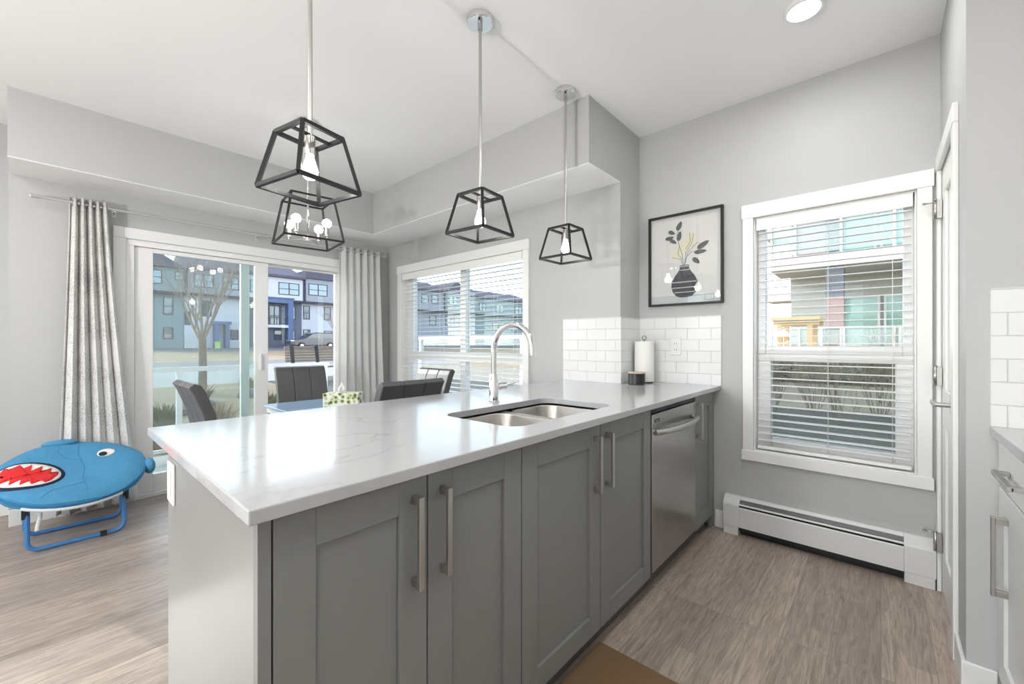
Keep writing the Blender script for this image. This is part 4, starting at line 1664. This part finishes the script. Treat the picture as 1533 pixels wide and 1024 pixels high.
def hwin(t, x0, x1, z0, z1, yf, mull=0, glass=None):
    b = MB()
    w = 0.07
    b.box(x0, x1, yf - 0.06, yf + 0.02, z1 - w, z1)
    b.box(x0, x1, yf - 0.06, yf + 0.02, z0, z0 + w)
    b.box(x0, x0 + w, yf - 0.06, yf + 0.02, z0 + w, z1 - w)
    b.box(x1 - w, x1, yf - 0.06, yf + 0.02, z0 + w, z1 - w)
    if mull:
        xm = (x0 + x1) / 2
        b.box(xm - 0.04, xm + 0.04, yf - 0.06, yf + 0.02, z0 + w, z1 - w)
    zm = z0 + (z1 - z0) * 0.48
    b.box(x0 + w, x1 - w, yf - 0.05, yf + 0.01, zm - 0.03, zm + 0.03)
    f = b.build('window', M_drk, t)
    MB().box(x0 + w, x1 - w, yf - 0.02, yf + 0.015, z0 + w, z1 - w).build('pane', glass or M_wglass2, f)


HY = 50.0
HZ = terr(HY)


def townhouse(label, x0, x1, wall, wall_low, windows, split=5.95, eave=8.45, roof='pitch', out=0.8):
    t = thing('townhouse', label, 'house', ((x0 + x1) / 2, HY + 4, HZ), 'row of townhouses across the street')
    b = MB()
    x0 += 0.02
    x1 -= 0.02
    b.box(x0, x1, HY + out, HY + 9, HZ - 0.4, split)
    b.build('lower_wall', wall_low, t)
    b = MB()
    b.box(x0, x1, HY, HY + 9, split, eave)
    b.build('upper_wall', wall, t)
    b = MB()
    b.box(x0, x1, HY - 0.12, HY + 0.0, split - 0.12, split + 0.12)
    for x in (x0 + 0.06, x1 - 0.06):
        b.box(x - 0.06, x + 0.06, HY - 0.10, HY, split, eave)
    b.build('trim_band', M_drk, t)
    b = MB()
    if roof == 'pitch':
        b.prism([(x0, HY - 0.5, eave), (x0, HY - 0.5, eave + 0.25), (x0, HY + 4.5, eave + 2.0), (x0, HY + 9.5, eave + 0.25), (x0, HY + 9.5, eave)], (x1 - x0, 0, 0))
    elif roof == 'gable':
        xm = (x0 + x1) / 2
        b.prism([(x0, HY - 0.5, eave), (xm, HY - 0.5, eave + 1.7), (x1, HY - 0.5, eave)], (0, 10, 0))
    else:
        b.box(x0, x1, HY - 0.35, HY + 9.2, eave, eave + 0.30)
        b.box(x0 + 0.1, x1 - 0.1, HY - 0.1, HY + 9.0, eave + 0.30, eave + 0.95)
    b.build('roof', M_roof, t)
    for x0_, x1_, z0, z1, mull in windows:
        hwin(t, x0_, x1_, z0, z1, HY if z0 > split else HY + out, mull, M_wglass2 if z0 > split else M_wglass)
    return t


def portico(t, x0, x1, z1, mt, yd=1.0):
    """deep framed entry with a balcony: two piers, beam, slab, balustrade"""
    b = MB()
    b.box(x0, x0 + 0.55, HY - 0.25, HY + 0.85, HZ - 0.3, z1)
    b.box(x1 - 0.55, x1, HY - 0.25, HY + 0.85, HZ - 0.3, z1)
    b.box(x0 + 0.55, x1 - 0.55, HY - 0.25, HY + 0.85, z1 - 0.5, z1)
    b.box(x0 - 0.1, x1 + 0.1, HY - 0.35, HY + 0.85, z1, z1 + 0.12)
    b.build('portico', mt, t)
    b = MB()
    b.box(x0 + 0.55, x1 - 0.55, HY - 0.30, HY + 0.85, 2.92, 3.22)
    b.build('balcony_slab', M_sidA, t)
    b = MB()
    b.box(x0 + 0.55, x1 - 0.55, HY - 0.28, HY - 0.23, 4.05, 4.12)
    for x in (x0 + 0.6, (x0 + x1) / 2, x1 - 0.6):
        b.box(x - 0.03, x + 0.03, HY - 0.28, HY - 0.23, 3.22, 4.05)
    b.build('balustrade', M_drk, t)


t = townhouse('grey-green townhouse with gable roof at the left pane of the patio door', 3.6, 8.95, M_sidC, M_sidC,
              [(8.15, 8.85, 7.2, 8.0, 0), (6.2, 7.2, 6.7, 8.0, 0), (7.40, 8.15, 3.9, 5.6, 0), (7.40, 8.15, 1.6, 2.7, 0), (5.6, 6.5, 3.9, 5.4, 0)], split=5.95, eave=8.3, roof='gable')
t2 = townhouse('white and grey townhouse with garage behind the bare tree', 8.95, 13.9, M_sidB, M_sidA,
               [(9.6, 11.2, 6.7, 8.0, 1), (12.0, 13.4, 6.7, 8.0, 1), (9.0, 9.5, 3.0, 4.3, 0), (12.82, 13.55, 1.55, 2.6, 0), (10.4, 11.2, 3.9, 5.5, 0)], split=5.95, eave=8.4, roof='pitch')
MB().box(9.0, 10.2, HY + 0.70, HY + 0.82, HZ - 0.1, 2.1).build('garage_door', M_garage, t2)
b = MB()
for x in (11.3, 12.2):
    b.box(x, x + 0.35, HY - 0.1, HY + 0.78, HZ - 0.3, 3.1)
b.box(11.1, 12.7, HY - 0.2, HY + 0.78, 3.1, 3.4)
b.build('entry_porch', M_bluep, t2)
t3 = townhouse('pale townhouse with slate-blue framed balcony at the right pane of the patio door', 13.9, 19.95, M_sidA, M_sidD,
               [(17.2, 19.39, 6.63, 8.0, 1), (18.74, 19.28, 3.94, 5.43, 0), (18.70, 19.25, 1.56, 2.62, 0), (16.99, 17.82, 1.55, 2.66, 0), (16.45, 17.6, 3.25, 5.4, 1), (14.4, 15.6, 6.63, 8.0, 1)], split=5.95, eave=8.5, roof='pitch')
portico(t3, 15.2, 18.67, 6.15, M_bluep)
t4 = townhouse('lilac-grey flat-roofed townhouse behind the parked vehicle', 19.95, 26.4, M_sidB, M_sidA,
               [(20.44, 22.63, 6.82, 8.2, 1), (20.14, 20.89, 4.01, 5.61, 0), (22.6, 23.4, 4.01, 5.61, 0), (20.14, 20.95, 2.0, 2.81, 0), (22.6, 23.6, 1.5, 2.7, 0)], split=5.95, eave=8.75, roof='flat')
t5 = townhouse('townhouse half hidden by the pale curtain', 26.4, 33.0, M_sidA, M_sidD,
               [(27.4, 29.4, 6.7, 8.0, 1), (30.4, 32.2, 6.7, 8.0, 1), (28, 29, 3.9, 5.4, 0), (30.4, 31.4, 3.9, 5.4, 0)], roof='pitch')
t6 = townhouse('grey townhouse behind the left half of the dining window', 33.0, 40.6, M_sidB, M_sidB,
               [(36.4, 37.6, 7.1, 8.4, 0), (34, 35.2, 3.9, 5.4, 0), (38.4, 39.6, 3.9, 5.4, 0), (38.2, 39.4, 7.1, 8.4, 0)], eave=8.9, roof='pitch')
t7 = townhouse('gabled townhouse behind the mullion of the dining window', 40.6, 45.2, M_sidC, M_sidB,
               [(41.5, 43.2, 7.2, 8.5, 1), (41.5, 42.6, 3.9, 5.4, 0), (43.3, 44.2, 3.9, 5.4, 0)], eave=9.2, roof='gable')
t8 = townhouse('long slate townhouse block behind the right half of the dining window', 45.2, 62.0, M_sidC, M_sidC,
               [(52, 54, 6.6, 7.9, 1), (57, 59, 6.6, 7.9, 1), (48, 49.5, 6.6, 7.9, 1), (52, 53.5, 3.4, 4.9, 0), (57, 58.5, 3.4, 4.9, 0)], eave=8.7, roof='pitch')

# green bin by the houses
bn = thing('garbage_bin', 'small lime green bin in front of the townhouses, left pane', 'bin', (11.2, 48.6, terr(48.6)))
M_lime = mat('lime_plastic', rgb(170, 205, 110), 0.5)
z = terr(48.6)
MB().prism([(11.0, 48.4, z), (11.4, 48.4, z), (11.4, 48.8, z), (11.0, 48.8, z)], (0, 0, 0.6)).build('tub', M_lime, bn, bevel=0.03)
MB().box(10.96, 11.44, 48.36, 48.84, z + 0.6, z + 0.68).build('lid', M_lime, bn, bevel=0.02)

# vehicle
car = thing('suv', 'dark navy car parked across the street above the bench', 'car', (18.9, 45, terr(45)))
M_carp = mat('navy_car_paint', rgb(34, 38, 58), 0.2, spec=0.6, coat=0.6)
M_carg = mat('car_glass', rgb(58, 66, 88), 0.05, spec=0.8)
M_tyre = mat('tyre_rubber', (0.02, 0.02, 0.02, 1), 0.8)
zc = terr(45)
cx0, cx1 = 16.35, 21.15
def cz(z):
    return zc + z
prof = [(cx0, 0.42), (cx0, 0.80), (cx0 + 0.25, 0.98), (cx0 + 1.25, 1.10), (cx0 + 2.05, 1.62), (cx0 + 2.4, 1.70), (cx0 + 4.2, 1.70), (cx0 + 4.65, 1.10), (cx1, 0.98), (cx1, 0.42), (cx0 + 4.4, 0.32), (cx0 + 0.4, 0.32)]
b = MB()
b.prism([(x, 44.0, cz(z)) for x, z in prof], (0, 1.8, 0))
b.build('body', M_carp, car, bevel=0.09, seg=3)
for pts in ([(cx0 + 1.50, 1.14), (cx0 + 2.10, 1.56), (cx0 + 2.85, 1.60), (cx0 + 2.85, 1.14)], [(cx0 + 2.95, 1.14), (cx0 + 2.95, 1.60), (cx0 + 4.15, 1.60), (cx0 + 4.45, 1.14)]):
    MB().prism([(x, 43.985, cz(z)) for x, z in pts], (0, 0.03, 0)).build('side_window', M_carg, car)
for x in (cx0 + 0.95, cx1 - 0.95):
    for y in (43.99, 45.81):
        w = MB().lathe((x, y, cz(0.34)), [(0.20, -0.1), (0.33, -0.1), (0.34, -0.06), (0.34, 0.06), (0.33, 0.1), (0.2, 0.1)], 24, axis='Y').build('wheel', M_tyre, car)
        MB().lathe((x, y, cz(0.34)), [(0.02, -0.11), (0.19, -0.105), (0.2, -0.08), (0.2, 0.08)], 18, axis='Y').build('hubcap', M_nickel, w)
MB().box(cx0 - 0.02, cx0 + 0.22, 43.98, 44.25, cz(0.78), cz(0.92)).build('headlight', M_white, car)

# bench
bh = thing('park_bench', 'weathered wood slat bench back with black straps beside the sidewalk', 'bench', (6.1, 13.1, terr(13)))
M_bwood = mat('grey_bench_wood', rgb(132, 120, 108), 0.8, vary=(6, 0.15))
b = MB()
for k in range(6):
    z0 = 0.640 + k * 0.080
    b.box(4.66, 7.4, 13.0 + 0.02 * k, 13.035 + 0.02 * k, z0, z0 + 0.068)
b.build('back_slats', M_bwood, bh)
b = MB()
for k in range(4):
    b.box(4.66, 7.4, 12.55 + k * 0.11, 12.64 + k * 0.11, 0.46, 0.50)
b.build('seat_slats', M_bwood, bh)
for x in (4.86, 5.58, 6.35, 7.1):
    b = MB()
    b.bar((x, 12.98, 0.55), (x, 13.10, 1.13), 0.10, 0.03, up=(0, 1, 0))
    b.box(x - 0.05, x + 0.05, 12.5, 13.0, 0.41, 0.46)
    b.box(x - 0.05, x + 0.05, 12.93, 13.0, terr(13) - 0.05, 0.56)
    b.box(x - 0.05, x + 0.05, 12.5, 12.57, terr(13) - 0.05, 0.42)
    b.build('strap_frame', M_black, bh)


# trees and shrubs ---------------------------------------------------
M_bark = mat('grey_bark', rgb(128, 112, 98), 0.9, bump=(30, 0.4), vary=(6, 0.2))
M_twig = mat('pale_twig', rgb(150, 134, 120), 0.9)


def grow(b, p, d, ln, r, depth, rnd, up=0.25, spread=0.5):
    segs = 3
    pts, rs = [p.copy()], [r]
    q = p.copy()
    dd = d.copy()
    for i in range(segs):
        dd = (dd + Vector((rnd.uniform(-1, 1), rnd.uniform(-1, 1), rnd.uniform(-0.3, 1))) * 0.10).normalized()
        q = q + dd * ln / segs
        pts.append(q.copy())
        rs.append(r * (1 - 0.45 * (i + 1) / segs))
    b.tube(pts, rs, 5 if depth > 1 else 3, cap=False)
    if depth <= 0:
        return
    for k in range(rnd.choice((3, 4)) if depth > 1 else 3):
        i = rnd.randint(1, segs)
        a = rnd.uniform(0, 2 * PI)
        side = Vector((math.cos(a), math.sin(a), 0))
        nd = (dd * 0.8 + side * spread + Vector((0, 0, up))).normalized()
        grow(b, pts[i], nd, ln * rnd.uniform(0.6, 0.85), rs[i] * 0.6, depth - 1, rnd, up, spread)


def bare_tree(name, label, x, y, z0, zs, r, ln, nb, depth, seed, spread=0.5):
    rnd = random.Random(seed)
    t = thing(name, label, 'tree', (x, y, z0))
    b = MB()
    b.tube([(x, y, z0 - 0.1), (x, y, z0 + 0.05), (x + 0.01, y, (z0 + zs) / 2), (x, y, zs + 0.1)], [r * 1.3, r * 1.1, r, r * 0.9], 10)
    b.build('trunk', M_bark, t)
    b = MB()
    for k in range(nb):
        a = 2 * PI * k / nb + rnd.uniform(-0.3, 0.3)
        d = Vector((math.cos(a) * 0.42, math.sin(a) * 0.42, 1)).normalized()
        grow(b, Vector((x, y, zs - rnd.uniform(0, 0.15))), d, ln * rnd.uniform(0.8, 1.1), r * 0.40, depth, rnd, spread=spread)
    b.build('branches', M_twig, t)
    return t


bare_tree('bare_tree', 'leafless young tree beyond the patio railing, left pane', 2.59, 12.6, terr(12.6), 1.32, 0.085, 1.25, 6, 4, 11, 0.42)
bare_tree('bare_tree', 'small leafless tree in front of the lilac-grey townhouse', 22.3, 47.2, terr(47.2), 2.2, 0.09, 1.9, 6, 4, 21, 0.55)

M_dryshrub = mat('dry_shrub', rgb(150, 128, 92), 0.95, vary=(8, 0.3))
M_greenish = mat('olive_shrub', rgb(112, 112, 72), 0.95, vary=(8, 0.3))
M_stone = mat('bed_boulder', rgb(112, 108, 104), 0.9, vary=(5, 0.35), bump=(14, 0.8))


def tuft(label, x, y, z, r, h, mt, seed, n=160):
    rnd = random.Random(seed)
    b = MB()
    for _ in range(n):
        a = rnd.uniform(0, 2 * PI)
        q = r * math.sqrt(rnd.random())
        p = Vector((x + 0.35 * q * math.cos(a), y + 0.35 * q * math.sin(a), z - 0.02))
        e = Vector((x + q * math.cos(a), y + q * math.sin(a), z + h * rnd.uniform(0.5, 1)))
        w = 0.012
        s = Vector((-math.sin(a), math.cos(a), 0)) * w
        mid = (p + e) / 2 + Vector((0, 0, h * 0.18))
        v = [b.bm.verts.new(k) for k in (p - s, p + s, mid + s, mid - s, e)]
        b.bm.faces.new((v[0], v[1], v[2], v[3]))
        b.bm.faces.new((v[3], v[2], v[4]))
    o = b.build('dry_shrub', mt)
    tag(o, label, 'shrub', 'dry shrubs in the bed beyond the patio')


rnd = random.Random(5)
names = ['dry grass clump left of the railing post', 'dry grass clump behind the edge-on dining chair', 'tan grass clump at the foot of the bare tree', 'olive shrub right of the bare tree',
         'brown shrub beside the sliding door stile', 'low shrub behind the grey chair', 'green-brown shrub right of the grey dining chair', 'far tuft of dry grass by the sidewalk', 'dry tuft close to the railing',
         'dry tuft beside the patio slab']
spots = [(1.25, 8.5), (1.75, 7.6), (2.2, 11.0), (3.0, 9.3), (3.2, 8.0), (3.4, 7.2), (4.15, 8.3), (3.6, 12.6), (1.0, 6.8), (2.3, 6.6)]
for i, (x, y) in enumerate(spots):
    tuft(names[i], x, y, terr(y), rnd.uniform(0.28, 0.45), rnd.uniform(0.28, 0.45), M_dryshrub if i % 3 else M_greenish, 100 + i)
for i, (x, y, r, lb) in enumerate(((2.0, 10.2, 0.24, 'grey boulder in the bed below the bare tree'), (3.3, 11.2, 0.26, 'grey boulder in the bed right of the bare tree'), (1.7, 9.6, 0.22, 'grey boulder near the railing post'), (4.25, 10.2, 0.24, 'grey boulder behind the grey dining chair'))):
    b = MB()
    rr = random.Random(i)
    b.sphere((x, y, terr(y) + 0.06), r, 1.3, 0.9, 0.55, 14)
    for v in b.bm.verts:
        v.co += Vector((rr.uniform(-1, 1), rr.uniform(-1, 1), rr.uniform(-1, 1))) * r * 0.08
    tag(b.build('boulder', M_stone), lb, 'boulder')

# kitchen side: ground, shrubs, hedge, apartment block -------------------
def terk(x):
    return -0.06 + 0.042 * (x - 3.1)


M_gravel = mat('grey_gravel', rgb(88, 92, 86), 0.95, vary=(6, 0.3), bump=(60, 0.6))
M_path = mat('cream_path', rgb(158, 149, 130), 0.85, vary=(1.5, 0.06))
M_hedge = mat('dark_hedge_leaf', rgb(62, 78, 58), 0.8, vary=(10, 0.5))
b = MB()
b.prism([(4.6, -60, -0.6), (4.6, -60, terk(4.6)), (8.0, -60, terk(8.0)), (8.0, -60, -0.6)], (0, 74, 0))
b.prism([(3.08, -60, -0.6), (3.08, -60, -0.06), (4.6, -60, terk(4.6)), (4.6, -60, -0.6)], (0, 61.6, 0))
struct(b.build('ground_gravel', M_gravel))
b = MB()
b.prism([(8.0, -60, -0.6), (8.0, -60, terk(8.0)), (11.4, -60, terk(11.4)), (11.4, -60, -0.6)], (0, 74.6, 0))
struct(b.build('path', M_path))
struct(MB().box(11.4, 40, -60, 14.6, -0.6, 0.28).build('ground_lawn', M_dry))


def leafblob(name, label, x0, x1, y0, y1, z0, z1, n, mt, seed, sz=0.055, cat='hedge'):
    rnd = random.Random(seed)
    b = MB()
    for _ in range(n):
        p = Vector((rnd.uniform(x0, x1), rnd.uniform(y0, y1), z0 + (z1 - z0) * rnd.random() ** 0.8))
        p.z = min(p.z, z1 - 0.12 * abs(math.sin(p.y * 2.1)))
        a, c = rnd.uniform(0, 2 * PI), rnd.uniform(-1, 1)
        u = Vector((math.cos(a), math.sin(a), c)).normalized() * sz * rnd.uniform(0.6, 1.4)
        w = u.cross(Vector((rnd.uniform(-1, 1), rnd.uniform(-1, 1), rnd.uniform(-1, 1)))).normalized() * sz * 0.5
        v = [b.bm.verts.new(k) for k in (p - u, p + w, p + u, p - w)]
        b.bm.faces.new(v)
    o = b.build(name, mt)
    tag(o, label, cat)
    return o


leafblob('hedge', 'dark green hedge behind the cream path, kitchen window', 11.5, 12.3, -0.2, 6.0, 0.24, 0.98, 7000, M_hedge, 3)


def bare_shrub(label, x, y, z, h, seed, n=9):
    rnd = random.Random(seed)
    b = MB()
    for k in range(n):
        a = rnd.uniform(0, 2 * PI)
        d = Vector((0.28 * math.cos(a), 0.28 * math.sin(a), 1)).normalized()
        grow(b, Vector((x + 0.06 * math.cos(a), y + 0.06 * math.sin(a), z - 0.03)), d, h * rnd.uniform(0.36, 0.6), 0.007, 3, rnd, 0.40, 0.34)
    o = b.build('bare_shrub', M_bark)
    tag(o, label, 'shrub', 'leafless shrubs outside the kitchen window')


for i, (y, h, lb) in enumerate(((1.45, 1.0, 'leafless shrub at the left of the lower kitchen window pane'), (0.85, 1.0, 'leafless shrub second from the left in the lower kitchen pane'),
                                (0.42, 1.0, 'leafless shrub in the middle of the lower kitchen pane'), (0.02, 1.35, 'tall leafless shrub at the right of the kitchen pane'), (-0.40, 1.3, 'leafless shrub at the right edge of the kitchen pane'))):
    bare_shrub(lb, 7.1 + 0.8 * (i % 2), y * 0.86 * (1 + 0.05 * (i % 2)), terk(7.1 + 0.8 * (i % 2)), h, 40 + i)

ap = thing('apartment_building', 'apartment block with long white balconies seen through the kitchen window', 'building', (18, 0, 0.28))
M_cream = mat('cream_stucco', rgb(150, 150, 142), 0.8)
M_mauve = mat('mauve_brick', rgb(150, 124, 120), 0.85, vary=(20, 0.15))
M_dkgrey = mat('dark_grey_panel', rgb(92, 94, 100), 0.8)
M_mint = mat('mint_window_glass', rgb(122, 156, 144), 0.06, spec=0.6)
M_soff = mat('soffit_grey', rgb(160, 156, 146), 0.85)
M_bwhite = mat('balcony_white', rgb(188, 188, 182), 0.6)
b = MB()
b.box(18.0, 24, -12, 2.45, 0.28, 9.8)
b.build('wall', M_cream, ap)
for z0 in (3.56, 6.75):
    MB().box(15.9, 18.0, -12, 2.75, z0, z0 + 0.38).build('balcony_slab', M_bwhite, ap)
MB().box(15.9, 18.0, -12, 2.75, 0.28, 1.08).build('terrace', M_cream, ap)
b = MB()
b.box(16.0, 16.5, 0.84, 1.28, 1.08, 2.62)
b.build('brick_pier', M_mauve, ap)
b = MB()
b.box(16.0, 16.5, 0.84, 1.28, 2.62, 3.56)
b.box(16.02, 16.5, 0.92, 1.28, 3.94, 6.75)
b.build('upper_pier', M_dkgrey, ap)
b = MB()
b.box(17.86, 18.0, 1.30, 2.40, 3.94, 6.6)
b.build('brick_panel', M_mauve, ap)


def bal(z, z_top, posts, part='railing'):
    b = MB()
    b.box(15.92, 15.98, -3.5, 2.74, z_top - 0.06, z_top)
    for y in posts:
        b.box(15.91, 15.99, y - 0.035, y + 0.035, z, z_top)
    b.build(part, M_bwhite, ap)
    MB().box(15.945, 15.955, -3.5, 2.70, z + 0.08, z_top - 0.08).build('balcony_glass', M_bglass, ap)


bal(3.94, 5.02, (2.70, 2.05, 0.90, -0.28, -1.5, -2.7))
bal(1.08, 1.70, (2.70, 1.95, 1.38, 0.90, 0.84, -0.28, -0.40, -1.5))
for y0, y1, z0, z1 in ((0.02, 0.88, 1.10, 2.75), (-0.50, -0.06, 1.10, 2.75), (-1.6, -0.7, 1.10, 2.75), (0.1, 0.95, 4.0, 6.3), (-0.9, 0.02, 4.0, 6.3), (1.5, 2.2, 4.0, 5.6)):
    b = MB()
    w = 0.06
    y0 *= 1.12
    y1 *= 1.12
    b.box(17.94, 18.02, y0, y1, z1 - w, z1)
    b.box(17.94, 18.02, y0, y0 + w, z0, z1 - w)
    b.box(17.94, 18.02, y1 - w, y1, z0, z1 - w)
    b.box(17.94, 18.02, y0 + w, y1 - w, z0, z0 + w)
    f_ = b.build('window', M_bwhite, ap)
    MB().box(17.97, 17.99, y0 + w, y1 - w, z0 + w, z1 - w).build('pane', M_mint, f_)

ap2 = thing('apartment_building', 'farther apartment wing with balcony at the left of the kitchen window', 'building', (27, 4, 0.28))
MB().box(25.6, 32, -2, 3.35, 0.28, 9.5).build('wall', M_cream, ap2)
MB().box(24.0, 25.6, 2.1, 4.3, 3.25, 3.62).build('balcony_slab', M_bwhite, ap2)
MB().box(24.0, 25.6, 2.1, 4.3, 6.35, 6.7).build('balcony_slab', M_bwhite, ap2)
b = MB()
b.box(24.05, 24.10, 2.1, 4.28, 4.35, 4.42)
for i in range(12):
    y = 2.12 + i * 0.19
    b.box(24.06, 24.09, y, y + 0.035, 3.62, 4.35)
b.build('railing', M_bwhite, ap2)
MB().box(24.9, 25.5, 2.95, 3.25, 0.28, 3.25).build('brick_pier', M_mauve, ap2)
b = MB()
b.box(25.54, 25.6, 2.2, 2.9, 1.2, 2.9)
b.build('pane', M_mint, ap2)

pg = thing('pergola', 'low timber pergola outside the upper kitchen window pane', 'pergola', (13, 1.65, 0.28))
M_timber = mat('yellow_timber', rgb(190, 158, 112), 0.7, vary=(9, 0.15))
b = MB()
b.box(12.6, 14.0, 1.12, 2.16, 1.78, 1.86)
b.build('roof', M_timber, pg)
b = MB()
for x in (12.75, 13.75):
    b.box(x, x + 0.12, 1.15, 2.13, 1.66, 1.78)
b.build('beam', M_timber, pg)
for x in (12.75, 13.75):
    for y in (1.28, 1.92):
        MB().box(x, x + 0.12, y, y + 0.12, 0.28, 1.66).build('post', M_timber, pg)

# far ground and backdrop of the street
struct(MB().box(-60, 120, 50.0, 75, -0.5, terr(50)).build('ground_far', M_dry))
